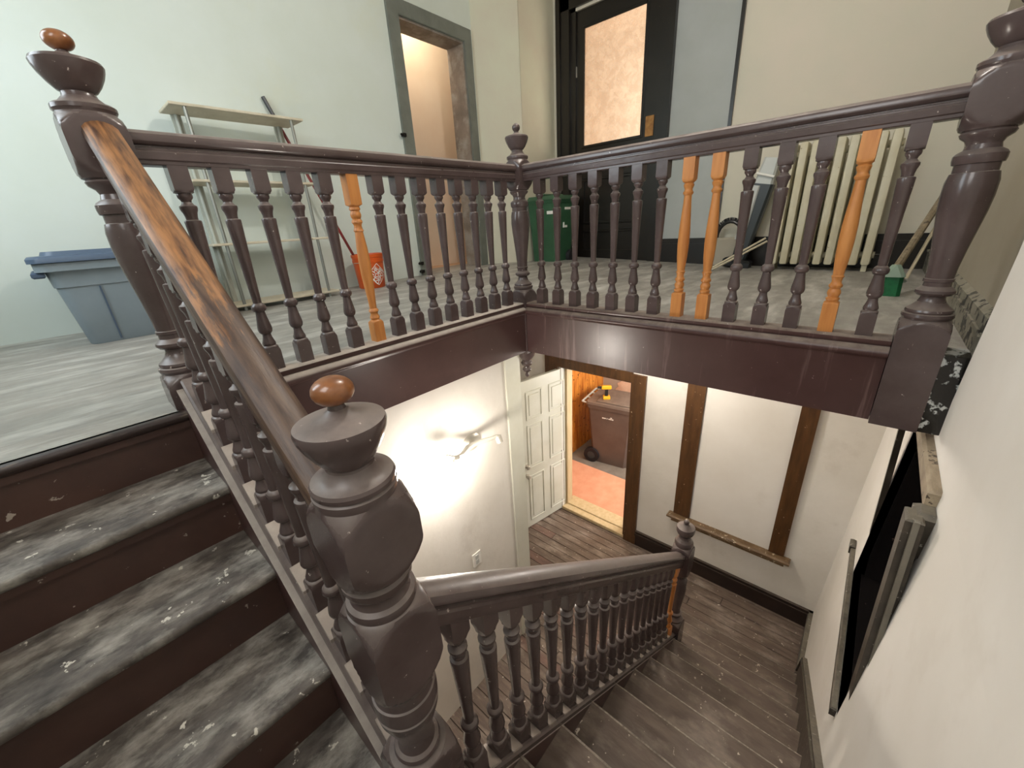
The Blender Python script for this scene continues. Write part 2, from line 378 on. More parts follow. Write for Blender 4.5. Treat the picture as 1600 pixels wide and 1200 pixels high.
b.add([(P0[0],P0[1],-0.1),(P1[0],P1[1],-0.1),(P1[0],P1[1],3.35),(P0[0],P0[1],3.35),(P0[0]+.2,P0[1]+.2,-0.1),(P1[0]+.1,P1[1]+.2,-0.1),(P1[0]+.1,P1[1]+.2,3.35),(P0[0]+.2,P0[1]+.2,3.35)],
      [(0,1,2,3),(4,7,6,5),(0,4,5,1),(3,2,6,7),(0,3,7,4),(1,5,6,2)])
tag(b.build('wall_corner', 'diag', smooth=False), 'narrow angled white wall, tinted cream for its light, between the grey doorway and the green bin', kind='structure')
b = MB(); b.box(2.63, XF+0.1, 2.10, 2.30, -0.1, 3.35)
tag(b.build('wall_return', 'diag', smooth=False), 'short white return wall, tinted cream for its light, left of the black door', kind='structure')
# far wall: door opening y 0.60..1.80
b = MB(); b.box(XF, XF+0.15, 1.86, 2.3, -0.12, 3.35); b.box(XF, XF+0.15, 0.56, 1.86, 2.97, 3.35); b.box(XF, XF+0.15, -2.3, -0.235, -0.12, 3.35)
tag(b.build('wall_far', 'farwall', smooth=False), 'white far wall of the upper hall, tinted for warm light, behind the radiator', kind='structure')
b = MB(); b.box(XF, XF+0.15, -0.235, 0.56, -0.12, 3.35)
tag(b.build('wall_far', 'bluegrey', smooth=False), 'blue-grey painted strip of wall right of the black door', kind='structure')
b = MB(); b.box(XF-0.03, XF, -0.26, -0.225, -0.1, 3.35)
tag(b.build('trim_1', 'black', smooth=False), 'thin black vertical strip dividing blue-grey and warm-tinted white far walls', kind='structure')
b = MB()
b.box(-0.2, XF+0.1, -2.30, -2.122, -0.31, 3.35)
tag(b.build('wall_right', 'shadegrey', smooth=False), 'white upper side wall, greyed for shade, behind the right-hand newel post', kind='structure')
b = MB(); b.add([(-0.05,-2.122,-0.0),(XF,-2.122,-0.09),(XF,-2.122,0.10),(-0.05,-2.122,0.16),(-0.05,-2.10,-0.0),(XF,-2.10,-0.09),(XF,-2.10,0.09),(-0.05,-2.10,0.14)],
      [(4,5,6,7),(7,6,2,3),(0,4,7,3),(1,2,6,5),(0,1,5,4)])
b.box(-0.05, XF, -2.122, -2.092, 0.075, 0.09)
tag(b.build('baseboard_right', 'peel', smooth=False), 'peeling off-white baseboard beside the right-hand newel post', kind='structure')

# stairwell right wall (new white lining with a slanted end), niche opening x -0.50..0.45, z -1.47..-0.42
NX0, NX1, NZ0, NZ1 = -0.50, 0.45, -1.47, -0.42
def right_wall():
    b = MB()
    def quad(x0, x1, z0, z1, x0t=None, x1t=None):
        x0t = x0 if x0t is None else x0t; x1t = x1 if x1t is None else x1t
        f = [(x0,wally(z0),z0),(x1,wally(z0),z0),(x1t,wally(z1),z1),(x0t,wally(z1),z1)]
        bk = [(p[0], p[1]-0.035, p[2]) for p in f]
        b.add(f+bk, [(0,1,2,3),(7,6,5,4),(0,4,5,1),(3,2,6,7),(0,3,7,4),(1,5,6,2)])
    quad(-3.0, -0.035, -0.31, 0.37, -3.0, -0.18); quad(-3.0, -0.18, 0.37, 3.35, -3.0, -0.30)
    quad(-3.0, XW, NZ1, -0.31); quad(-3.0, XW, ZG, NZ0)
    quad(-3.0, NX0, NZ0, NZ1); quad(NX1, XW, NZ0, NZ1)
    tag(b.build('wall_right', 'plaster_r', smooth=False), 'white stairwell wall on the right with the dark recess', kind='structure')
right_wall()
# behind-the-camera walls
b = MB(); b.box(-3.12, -3.0, -2.3, -1.85, ZG, 3.35); b.box(-3.12, -3.0, -0.75, 0.3, ZG, 3.35); b.box(-3.12, -3.0, 1.7, 2.7, ZG, 3.35)
b.box(-3.12, -3.0, -1.85, -0.75, ZG, 1.2); b.box(-3.12, -3.0, -1.85, -0.75, 2.7, 3.35); b.box(-3.12, -3.0, 0.3, 1.7, ZG, 0.85); b.box(-3.12, -3.0, 0.3, 1.7, 2.65, 3.35)
tag(b.build('wall_back', 'leftwall', smooth=False), 'pale wall with two windows at the head of the stairs', kind='structure')
for n, (y0, y1, z0, z1) in enumerate(((0.3, 1.7, 0.85, 2.65), (-1.85, -0.75, 1.2, 2.7))):
    w = thing('window_%d' % (n+1), 'white framed window in the back wall, %s' % ('beside the upper hall' if n == 0 else 'over the stair landing'), None, (-3.06, (y0+y1)/2, z0), kind='structure')
    fb = MB()
    for bx in ((y0,y0+.06,z0,z1),(y1-.06,y1,z0,z1),(y0+.06,y1-.06,z0,z0+.06),(y0+.06,y1-.06,z1-.06,z1),(y0+.06,y1-.06,(z0+z1)/2-.03,(z0+z1)/2+.03)):
        fb.box(-3.10, -3.03, *bx)
    fb.build('window_frame', 'doorwhite', w, smooth=False)

# ------------------------------------------------------------------ rooms beyond the upper doors
b = MB(); X0, X1, Y0, Y1 = 0.6, 3.2, 2.75, 3.35
b.box(X0, X1, Y1, Y1+0.05, -0.05, 3.35); b.box(X0-0.05, X0, Y0, Y1, -0.05, 3.35); b.box(X1, X1+0.05, Y0-.1, Y1, -0.05, 3.35); b.box(X0, X1, Y0, Y1, 3.35, 3.4)
tag(b.build('wall_beyond', 'peach', smooth=False), 'peach walls of the room beyond the grey doorway', kind='structure')
b = MB(); b.box(X0, X1, 2.6, Y1, -0.06, -0.005)
tag(b.build('floor', 'peachfloor', smooth=False), 'floor of the peach room beyond the grey doorway', kind='structure')
b = MB(); b.box(5.3, 5.35, -0.6, 3.4, -0.05, 3.3); b.box(3.5, 5.3, 3.35, 3.4, -0.05, 3.3); b.box(3.5, 5.3, -0.65, -0.6, -0.05, 0.9); b.box(3.5, 5.3, -0.65, -0.6, 2.5, 3.3); b.box(3.5, 3.75, -0.65, -0.6, 0.9, 2.5); b.box(5.05, 5.3, -0.65, -0.6, 0.9, 2.5); b.box(3.5, 5.3, -0.6, 3.4, 3.3, 3.35)
tag(b.build('wall_beyond', 'peach', smooth=False), 'peach walls of the bright room seen through the glazed door', kind='structure')
b = MB(); b.box(3.5, 5.3, -0.6, 3.4, -0.08, -0.02)
tag(b.build('floor', 'peachfloor', smooth=False), 'floor of the room behind the glazed door', kind='structure')
light('AREA', 'far_room_daylight', (4.4, -0.58, 1.4), 80, (1.0, 0.94, 0.85), 1.0, 1.4, (4.4, 1.4, 1.7))

# ------------------------------------------------------------------ ground hall structure
b = MB(); b.box(-1.96, -0.10, 0.01, 0.12, ZG, -0.305)
tag(b.build('wall_hall', 'plaster', smooth=False), 'white trowelled plaster wall carrying the lit sconce', kind='structure')
b = MB(); b.box(-0.235, -0.085, -0.005, 0.012, ZG, -0.305, bev=0.004); b.box(-0.105, -0.085, 0.012, 0.13, ZG, -0.305)
tag(b.build('trim_2', 'doorwhite', smooth=False), 'white corner board at the end of the sconce wall', kind='structure')
b = MB(); b.box(-0.10, 0.02, 0.13, 1.7, ZG, -0.305); b.box(0.02, XW+.16, 1.6, 1.7, ZG, -0.305)
tag(b.build('wall_hall_end', 'plaster', smooth=False), 'grey-white hall wall behind the open white door', kind='structure')
DY0, DY1, DTOP = -0.165, 0.72, -1.02
b = MB(); b.box(XW, XW+0.16, DY1, 1.6, ZG, -0.305); b.box(XW, XW+0.16, -2.2, DY0, ZG, -0.305); b.box(XW, XW+0.16, DY0, DY1, DTOP, -0.305)
tag(b.build('wall_front', 'plaster', smooth=False), 'white far wall of the ground hall around the doorway and blocked window', kind='structure')
b = MB(); b.box(-1.98, -1.86, -2.2, 0.12, ZG, ZL-0.04)
tag(b.build('wall_under_landing', 'plaster', smooth=False), 'white wall under the stair landing', kind='structure')
# ground floor of separate planks
fl = thing('floor', 'worn brown plank floor of the ground hall', None, (0, 0, ZG), kind='structure')
MB().box(-1.96, XW+.02, -2.1, 1.6, ZG-0.05, ZG-0.022).build('subfloor', 'darkbase', fl, smooth=False)
x = -1.9; i = 0
while x < XW:
    w = 0.092+0.012*random.random(); x1 = min(x+w, XW); cut = -2.0+3.4*random.random()
    for y0, y1 in ((-2.05, cut-.002), (cut+.002, 1.6)):
        if y1-y0 > 0.1:
            dz = -0.003*random.random()
            MB().box(x+.0025, x1-.0025, y0, y1, ZG-0.022, ZG+dz, bev=0.002).build('plank', 'plank2' if random.random() < 0.22 else 'plank', fl, smooth=False)
    x = x1; i += 1
# baseboards
def baseboard(name, label, x, y0, y1, z0, h, m):
    b = MB(); b.box(x-0.022, x, y0, y1, z0, z0+h*0.72); b.box(x-0.030, x, y0, y1, z0+h*0.72, z0+h*0.82); b.box(x-0.020, x, y0, y1, z0+h*0.82, z0+h*0.92); b.box(x-0.028, x, y0, y1, z0+h*0.92, z0+h)
    tag(b.build(name, m, smooth=False), label, kind='structure')
baseboard('baseboard_front', 'dark moulded baseboard under the blocked window', XW, -1.99, -0.30, ZG, 0.20, 'darkbase')
baseboard('baseboard_far', 'tall black moulded baseboard along the upper far wall', XF, -2.12, 0.43, -0.11, 0.345, 'black')
baseboard('baseboard_far', 'short black baseboard left of the black door behind the green bin', XF, 2.02, 2.10, -0.05, 0.29, 'black')

# blocked window casing on the ground hall wall
w = thing('window_3', 'brown window casing around a plastered-over opening above the lower stairs', None, (XW, -1.2, -2.4), kind='structure')
for y0, y1 in ((-0.862, -0.705), (-1.685, -1.565)):
    b = MB(); b.box(XW-0.032, XW, y0, y1, -2.37, -0.62, bev=0.006); b.build('side_casing', 'casing', w, smooth=False)
b = MB(); b.box(XW-0.032, XW, -1.685, -0.705, -0.62, -0.48, bev=0.006); b.build('head_casing', 'casing', w, smooth=False)
b = MB(); b.box(XW-0.09, XW, -1.74, -0.655, -2.41, -2.37, bev=0.012); b.box(XW-0.035, XW, -1.70, -0.69, -2.47, -2.41); b.build('window_sill', 'sill', w, smooth=False)
b = MB(); b.box(XW-0.012, XW, -1.565, -0.862, -2.37, -0.62); b.build('blocking_panel', 'plaster_r', w, smooth=False)
# doorway trim of the ground hall
b = MB(); b.box(XW-0.028, XW, DY0-0.145, DY0, ZG, -0.93, bev=0.005); b.box(XW-0.001, XW+.16, DY0-0.002, DY0+0.022, ZG+.04, DTOP); b.box(XW-0.028, XW, DY0, 0.93, DTOP-.005, -0.88, bev=0.005); b.box(XW-0.028, XW, DY1+0.03, 0.93, ZG, DTOP)
b.box(XW, XW+.16, DY0, DY1, DTOP-.02, DTOP)
tag(b.build('trim_3', 'casing', smooth=False), 'chipped dark brown casing around the ground floor doorway', kind='structure')
b = MB(); b.box(XW+0.07, XW+.18, DY1-0.035, DY1+0.0, ZG+.04, DTOP-.02)
tag(b.build('trim_4', 'rawwood', smooth=False), 'pale new wood jamb beside the open white door', kind='structure')
b = MB(); b.box(XW-0.01, XW+.20, DY0, DY1, ZG, ZG+0.045, bev=.006); b.box(XW+0.08, XW+.26, DY0, DY1, ZG+.02, ZG+0.06, bev=.006)
tag(b.build('trim_5', 'rawwood', smooth=False), 'scuffed wooden threshold of the ground floor doorway', kind='structure')

# ------------------------------------------------------------------ vestibule beyond the ground floor doorway
b = MB(); b.box(1.62, 2.475, -0.9, 1.3, ZG, -3.0)
tag(b.build('floor', 'carpet', smooth=False), 'orange-red carpet beyond the ground floor doorway', kind='structure')
b = MB(); b.box(2.475, 4.2, -0.9, 1.7, ZG-.02, -3.02)
tag(b.build('floor', 'concrete', smooth=False), 'grey concrete floor under the brown wheelie bin', kind='structure')
b = MB(); b.box(3.62, 3.72, -0.9, 1.7, ZG, -0.6)
tag(b.build('wall_vestibule', 'vestwall', smooth=False), 'dull vestibule wall behind the brown wheelie bin', kind='structure')
b = MB(); b.box(1.62, 3.7, -1.0, -0.9, ZG, -2.1); b.box(1.62, 3.7, -1.0, -0.9, -0.9, -0.6); b.box(1.62, 2.0, -1.0, -0.9, -2.1, -0.9); b.box(3.3, 3.7, -1.0, -0.9, -2.1, -0.9)
tag(b.build('wall_vestibule', 'vestwall', smooth=False), 'vestibule side wall with a window, hidden right of the doorway', kind='structure')
b = MB(); b.box(1.62, 3.7, -0.9, 1.7, -0.6, -0.5)
tag(b.build('ceiling', 'ceil', smooth=False), 'low ceiling of the vestibule', kind='structure')
wv = thing('wall_vestibule', 'orange knotty board wall left of the brown wheelie bin', None, (2.6, 1.36, ZG), kind='structure')
xx = 1.62
while xx < 3.6:
    MB().box(xx+.003, xx+.107, 1.355, 1.38, ZG, -0.6, bev=.003).build('board', 'orangeboard', wv, smooth=False); xx += 0.11
MB().box(1.62, 3.62, 1.38, 1.42, ZG, -0.6).build('backing', 'casing', wv, smooth=False)
pm = MB(); pts = []
rr = random.Random(3)
for k in range(18):
    a = 2*math.pi*k/18; rad = 0.16*(0.75+0.5*rr.random()); pts.append((1.5*rad*math.cos(a), rad*math.sin(a)))
pm.loops([[(3.618, 0.86+p[0], -2.10+p[1]) for p in pts], [(3.612, 0.86+p[0]*.97, -2.10+p[1]*.97) for p in pts]])
tag(pm.build('trim_6', 'patch', smooth=False), 'bare pinkish plaster patch above the brown bin', kind='structure')
light('AREA', 'vestibule_daylight', (2.65, -0.88, -1.5), 60, (1.0, 0.95, 0.88), 1.2, 1.1, (2.75, 0.8, -2.3))
light('POINT', 'vestibule_lamp', (2.1, 0.55, -0.75), 20, (1.0, 0.82, 0.6), radius=0.06)

# ------------------------------------------------------------------ dark recess in the right wall
n = thing('wall_recess', 'dark rectangular recess with weathered trim in the white right-hand wall', None, (0, -2.1, -1.47), kind='structure')
def wq(x, z, d=0.0): return (x, wally(z)-d, z)
b = MB(); D = 0.155
b.add([wq(NX1,NZ0),wq(NX1,NZ1),wq(NX1,NZ1,D),wq(NX1,NZ0,D), wq(NX1+.02,NZ0),wq(NX1+.02,NZ1),wq(NX1+.02,NZ1,D),wq(NX1+.02,NZ0,D)], [(0,1,2,3),(7,6,5,4)])
b.add([wq(NX0,NZ0),wq(NX0,NZ1),wq(NX0,NZ1,D),wq(NX0,NZ0,D)], [(0,1,2,3)])
b.add([wq(NX0,NZ1),wq(NX1,NZ1),wq(NX1,NZ1,D),wq(NX0,NZ1,D)], [(0,1,2,3)])
b.add([wq(NX0,NZ0,D),wq(NX1,NZ0,D),wq(NX1,NZ1,D),wq(NX0,NZ1,D)], [(0,1,2,3)])
b.build('recess_lining', 'nichebk', n, smooth=False)
b = MB(); b.add([wq(NX0,NZ0),wq(NX1,NZ0),wq(NX1,NZ0,D),wq(NX0,NZ0,D),wq(NX0,NZ0-.01),wq(NX1,NZ0-.01),wq(NX1,NZ0-.01,D),wq(NX0,NZ0-.01,D)], [(0,1,2,3),(4,7,6,5)])
b.build('recess_floor', 'nichebk', n, smooth=False)
def wprism(name, m, x0, x1, z0, z1, p0, p1, bev=.006):
    b = MB(); y = wally((z0+z1)/2); t = math.atan(-0.0403)
    mt = Matrix.Translation((0, y, (z0+z1)/2)) @ Matrix.Rotation(t, 4, 'X')
    h = (z1-z0)/2; b.box(x0, x1, p0, p1, -h, h, mt, bev); return b.build(name, m, n, smooth=False)
wprism('far_casing', 'nichetrim', NX1, NX1+0.035, NZ0, NZ1+.02, -0.005, 0.02)
wprism('sill_edge', 'nichetrim', NX0+.02, NX1+0.30, NZ0-.05, NZ0, -0.005, 0.022)
wprism('sill_horn', 'nichetrim', NX1+.22, NX1+0.30, NZ0-.055, NZ0+.02, 0.0, 0.03, .012)
wprism('near_casing', 'nichetrim', NX0-.055, NX0+.03, NZ0-.06, NZ1+.01, -0.02, 0.026)
wprism('near_casing_bead', 'edge2', NX0-.072, NX0-.055, NZ0-.03, NZ1+.02, -0.005, 0.009, .003)
wprism('near_casing_head', 'nichetrim', NX0-.02, NX0+.07, NZ1-.16, NZ1+.02, -0.02, 0.044, .016)
wprism('head_casing', 'beige', NX0+.05, NX1+.02, NZ1-.005, NZ1+.075, -0.03, 0.030, .01)
wprism('head_reveal', 'beige', NX0+.05, NX1, NZ1-.02, NZ1, -0.16, 0.0, .002)

# ------------------------------------------------------------------ gallery edge: fascias and mouldings
EDGE = [(-0.04, 0.035), (0.043, 0.035), (0.052, 0.028), (0.052, 0.012), (0.046, 0.006), (0.060, 0.002), (0.074, -0.006), (0.080, -0.018), (0.076, -0.030), (0.062, -0.036), (0.056, -0.044), (0.056, -0.305), (-0.04, -0.305)]
b = MB(); b.loops([[(NLX+0.072, -d, z) for d, z in EDGE], [(-0.03, -d, z) for d, z in EDGE]])
tag(b.build('trim_7', 'brown2', ang=50), 'maroon-brown fascia and moulding under the left gallery balustrade', kind='structure')
b = MB(); b.loops([[(-d, -0.03, z) for d, z in EDGE], [(-d, NRY+0.074, z) for d, z in EDGE]])
tag(b.build('trim_8', 'streak', ang=50), 'drip-streaked maroon-brown fascia under the right gallery balustrade', kind='structure')
b = MB(); b.box(-0.066, 0.06, -2.122, NRY-0.065, -0.312, 0.002, bev=.004)
tag(b.build('trim_9', 'blackpeel', smooth=False), 'black peeling beam end between the right newel post and the wall', kind='structure')

# ------------------------------------------------------------------ newel posts
def newel_profile(knob, bottom, pendant=False, h=0.07):
    k = h/0.065; P = []
    if pendant:
        P += [(-0.525, 0.002, 1), (-0.522, 0.010, 1), (-0.512, 0.015, 1), (-0.500, 0.013, 1), (-0.492, 0.009, 1), (-0.486, 0.012, 1), (-0.478, 0.028, 1), (-0.466, 0.034, 1), (-0.455, 0.030, 1), (-0.448, 0.022, 1), (-0.440, 0.022, 1), (-0.430, 0.036, 1), (-0.415, 0.043, 1), (-0.402, 0.038, 1), (-0.394, 0.030, 1), (-0.385, 0.040, 1), (-0.36, 0.058, 1), (-0.335, 0.066, 1), (-0.322, 0.075, 1)]
    P += [(bottom, 0.2)]
    P += [(0.060, 0.2), (0.085, h*1.30), (0.100, h*1.16), (0.112, h*1.02), (0.118, h*0.92)]
    P += [(0.119, .062*k), (0.128, .066*k), (0.138, .064*k), (0.141, .058*k), (0.147, .060*k), (0.154, .058*k), (0.162, .048*k), (0.178, .036*k), (0.192, .031*k), (0.200, .031*k), (0.204, .042*k), (0.213, .049*k), (0.222, .048*k), (0.230, .040*k), (0.236, .034*k), (0.250, .0335*k), (0.252, .037*k), (0.262, .037*k), (0.264, .034*k), (0.30, .0355*k), (0.36, .041*k), (0.42, .048*k), (0.48, .055*k), (0.53, .0585*k), (0.575, .058*k), (0.600, .053*k), (0.602, .049*k), (0.625, .049*k), (0.627, .055*k), (0.638, .057*k), (0.652, .057*k), (0.660, .052*k), (0.668, .040*k), (0.682, .037*k), (0.694, .042*k), (0.704, .054*k), (0.714, .058*k), (0.720, .054*k), (0.724, h*.95)]
    P += [(0.728, h*1.02), (0.738, h*1.14), (0.755, h*1.28), (0.785, 0.2), (0.83, 0.2), (0.858, h*1.28), (0.874, h*1.14), (0.884, h*1.02), (0.888, h*.95)]
    P += [(0.890, .062*k), (0.896, .066*k), (0.906, .066*k), (0.911, .060*k), (0.914, .050*k), (0.922, .043*k), (0.930, .036*k), (0.940, .034*k), (0.944, .040*k), (0.960, .052*k, 1), (0.980, .063*k, 1), (0.996, .069*k, 1), (1.006, .071*k, 1), (1.013, .068*k, 1), (1.016, .060*k, 1), (1.022, .040*k, 1), (1.028, .020*k, 1), (1.034, .014, 1)]
    if knob == 'dark': P += [(1.038, .013, 1)]+ellipse_prof(1.058, .023, .0235, 9, -0.6)
    else: P += [(1.042, .012, 1), (1.046, .004, 1)]
    return P
def newel(label, x, y, z, knob, bottom, h, pendant=False, prof=None, kz=1.060):
    t = thing('newel_post', label, 'newel post', (x, y, z), 'turned newel posts of the staircase')
    MB().turned(prof or newel_profile(knob, bottom, pendant, h), h, 64, Matrix.Translation((x, y, z))).build('shaft', 'brown', t, ang=32)
    if knob == 'wood':
        k = MB().turned(ellipse_prof(kz, .024, .033, 12), 1, 24, Matrix.Translation((x, y, z))).build('knob', 'knob', t, ang=60)
        k['label'] = 'flattened ball knob of bare orange-brown wood'
    return t
newel('dark brown turned newel post with orange-brown knob at the top of the stairs', NLX, 0, 0, 'wood', -0.46, 0.07)
newel('dark brown corner newel post with hanging pendant where both galleries meet', 0, 0, 0, 'dark', -0.322, 0.064, True)
newel('dark brown turned newel post beside the right-hand wall of the gallery', 0, NRY, 0, 'dark', -0.314, 0.072)
h = 0.071
PP = [(-1.0, .2), (-.68, .2), (-.645, h*1.28), (-.63, h*1.14), (-.62, h*1.02), (-.617, h*.95), (-.616, .052), (-.608, .055), (-.600, .052), (-.594, .044), (-.57, .041), (-.54, .046), (-.50, .058), (-.47, .067), (-.452, .069), (-.450, .066), (-.440, .066), (-.438, .070), (-.420, .0705), (-.400, .069), (-.398, .065), (-.388, .063), (-.375, .064), (-.365, .067), (-.358, h*.98),
      (-.352, h*1.04), (-.338, h*1.16), (-.315, h*1.30), (-.29, .2), (-.205, .2), (-.18, h*1.30), (-.157, h*1.16), (-.143, h*1.04), (-.138, h*.98), (-.136, .066), (-.128, .068), (-.118, .066), (-.112, .058), (-.100, .054), (-.090, .056), (-.086, .062), (-.076, .066), (-.066, .066), (-.060, .060), (-.056, .062), (-.050, h*.98),
      (-.045, h*1.04), (-.031, h*1.16), (-.008, h*1.30), (.015, .2), (.05, .2), (.073, h*1.30), (.096, h*1.16), (.110, h*1.04), (.115, h*.98), (.117, .069), (.124, .071, 1), (.132, .071, 1), (.136, .067), (.138, .070), (.146, .071, 1), (.152, .068), (.155, .056), (.161, .050), (.170, .041), (.178, .038), (.184, .043), (.200, .054), (.218, .064), (.236, .071, 1), (.247, .073, 1), (.254, .071, 1), (.256, .066), (.262, .046), (.268, .024), (.276, .014), (.284, .012), (.288, .004)]
newel('thick dark brown newel post with two blocks and orange knob in the foreground', PX, PY, 0, 'wood', 0, h, prof=PP, kz=0.306)
h = 0.060
ZQ = -2.516
PQ = [(0, .2), (.20, .2), (.225, h*1.28), (.24, h*1.14), (.252, h*1.0), (.255, .056), (.268, .058), (.278, .052), (.29, .040), (.305, .036), (.312, .046), (.325, .048), (.335, .036), (.35, .033), (.38, .035), (.44, .043), (.50, .051), (.56, .054), (.60, .052), (.62, .048), (.622, .052), (.645, .053), (.66, .045), (.675, .040), (.69, .050), (.705, .054), (.715, h*.98), (.725, h*1.1), (.75, h*1.3), (.77, .2), (.90, .2), (.92, h*1.3), (.945, h*1.1), (.955, h*.98), (.958, .056), (.97, .060), (.985, .058), (1.0, .050), (1.015, .038), (1.03, .033), (1.04, .036), (1.055, .050), (1.075, .058), (1.095, .060), (1.108, .056), (1.116, .040), (1.124, .022), (1.13, .016)]+ellipse_prof(1.145, .020, .018, 6, -.6)
newel('small dark newel post with dusty cap at the foot of the lower stairs', QX, PY, ZQ, 'none', 0, h, prof=PQ)

# ------------------------------------------------------------------ balusters
def bal_profile(L, long=False):
    hh = 0.027
    P = [(0, .2), (.076, .2), (.090, hh*1.25), (.098, hh*1.02), (.101, .0225), (.106, .0245), (.112, .0240), (.122, .0205), (.136, .0165), (.146, .0155), (.150, .0195), (.156, .0240), (.166, .0262), (.178, .0250), (.200, .0212), (.222, .0180), (.236, .0165), (.239, .0225), (.246, .0262), (.256, .0262), (.262, .0225), (.266, .0200), (.270, .0150), (.35, .0172), (.45, .0208), (.55, .0248), (.566, .0255), (.570, .0245), (.573, .0175), (.582, .0180), (.594, .0205), (.602, .0240), (.608, .0258), (.615, .0255), (.620, .0190), (.628, .0140), (.634, .0160), (.641, .0215), (.648, .0225), (.653, .0215), (.655, hh*1.0)]+([(.660, hh*1.2), (.668, .2)] if not long else [(.668, hh*1.2), (.684, .2)])+[(.735, .2)]
    return [(z*L/0.735, r) for z, r in P]
def orange_profile(flip):
    hh = 0.026
    P = [(0, .2), (.118, .2), (.124, hh*1.2), (.128, .020), (.134, .0235), (.140, .0235), (.144, .0180), (.150, .0205), (.160, .0235), (.170, .0215), (.178, .0170), (.184, .0225), (.192, .0235), (.198, .0190), (.206, .0165), (.220, .0190), (.226, .0225), (.232, .0180), (.25, .0195), (.30, .0240), (.36, .0265), (.42, .0255), (.48, .0220), (.54, .0180), (.575, .0165), (.580, .0215), (.588, .0235), (.594, .0190), (.602, .0170), (.612, .0215), (.620, .0235), (.627, .0190), (.632, hh), (.640, hh*1.2), (.646, .2), (.735, .2)]
    if flip: P = [(.735-z, r) for z, r in reversed(P)]
    return P
def bmesh_data(prof, m, name, h=0.027):
    me = MB().turned(prof, h, 16).mesh(name, ang=38); me.materials.append(M[m]); return me
BAL = bmesh_data(bal_profile(.735), 'brown', 'baluster')
ORU = bmesh_data(orange_profile(False), 'pine', 'pine_baluster', .026)
ORD = bmesh_data(orange_profile(True), 'pine', 'pine_baluster_inverted', .026)
RAILP = [(.024, 0), (.028, .003), (.028, .012), (.033, .016), (.034, .036), (.030, .042), (.030, .047), (.023, .050), (.023, .054), (.034, .057), (.041, .064), (.042, .073), (.038, .084), (.028, .092), (.014, .0965), (0, .098)]
RAILP = RAILP+[(-w, v) for w, v in reversed(RAILP[:-1])]
# left gallery
g = thing('gallery_balustrade', 'dark brown balustrade along the left gallery, in front of the shelf and orange bucket', 'balustrade', (-0.95, 0, 0.035), 'balustrades around the stairwell')
MB().sweep(RAILP, (NLX+.06, 0, .765), (-.058, 0, .765), (0, 1, 0)).build('handrail', 'brown', g, ang=30)
for k in range(1, 15):
    o = inst('baluster', ORD if k == 6 else BAL, g, (-(0.166+(14-k)*0.12), 0, 0.033))
    if k == 6: o['label'] = 'unpainted orange pine baluster'
# right gallery
g = thing('gallery_balustrade', 'dark brown balustrade along the right gallery with three orange pine balusters', 'balustrade', (0, -0.95, 0.035), 'balustrades around the stairwell')
MB().sweep(RAILP, (0, -.058, .765), (0, NRY+.06, .765), (1, 0, 0)).build('handrail', 'brown', g, ang=30)
for k in range(1, 15):
    o = inst('baluster', ORU if k in (8, 9, 13) else BAL, g, (0, -(0.162+(k-1)*0.12559), 0.033))
    if k in (8, 9, 13): o['label'] = 'unpainted orange pine baluster'
MB().sweep(RAILP, (0, NRY-.06, .765), (0, -2.12, .765), (1, 0, 0)).build('wall_rail_stub', 'brown', g, ang=30)

def sloped_bal(L, slope, axis, name):
    # baluster whose block ends are cut to the slope (axis 0: falls along +x, axis 1: falls along -y)
    me = MB().turned(bal_profile(L, axis == 0), .027, 16).mesh(name, ang=38)
    for v in me.vertices:
        if v.co.z < 0.002 or v.co.z > L-0.002:
            v.co.z += -slope*v.co.x if axis == 0 else slope*v.co.y
    me.materials.append(M['brown']); return me
CS = math.sqrt(1+SL*SL)
RS = [(w, v*CS) for w, v in RAILP]
CAP = [(-.038, -.035), (.038, -.035), (.043, -.028), (.043, -.006), (.037, 0), (-.037, 0), (-.043, -.006), (-.043, -.028)]
# upper flight balustrade
def up_under(y): return 0.742+SL*(y+0.07)
g = thing('stair_balustrade', 'upper stair balustrade with worn wooden handrail rising to the top newel post', 'balustrade', (NLX, -0.6, 0.0), 'balustrades around the stairwell')
xr = (NLX+PX)/2
MB().sweep(RS, (xr, -.065, up_under(-.065)), (xr, PY+.065, up_under(PY+.065)), (1, 0, 0)).build('handrail', 'wornrail', g, ang=30)['label'] = 'handrail worn through dark paint to orange wood'
MB().sweep(CAP, (xr, -.06, up_under(-.06)-.64), (xr, PY+.06, up_under(PY+.06)-.64), (1, 0, 0)).build('stringer_cap', 'brown', g, ang=30)
SB = sloped_bal(.645, SL, 1, 'stair_baluster')
fm = MB(); fm.loops([[(w, -.032, v+SL*-.032) for w, v in ((-.035,.0),(.035,.0),(.035,.012),(-.035,.012))], [(w, .032, v+SL*.032) for w, v in ((-.035,.0),(.035,.0),(.035,.012),(-.035,.012))]])
FM = fm.mesh('fillet'); FM.materials.append(M['fillet'])
for k in range(8):
    y = -0.175-k*0.122
    inst('baluster', SB, g, (xr, y, up_under(y)-.643)); inst('fillet', FM, g, (xr, y-.061, up_under(y-.061)-.64))
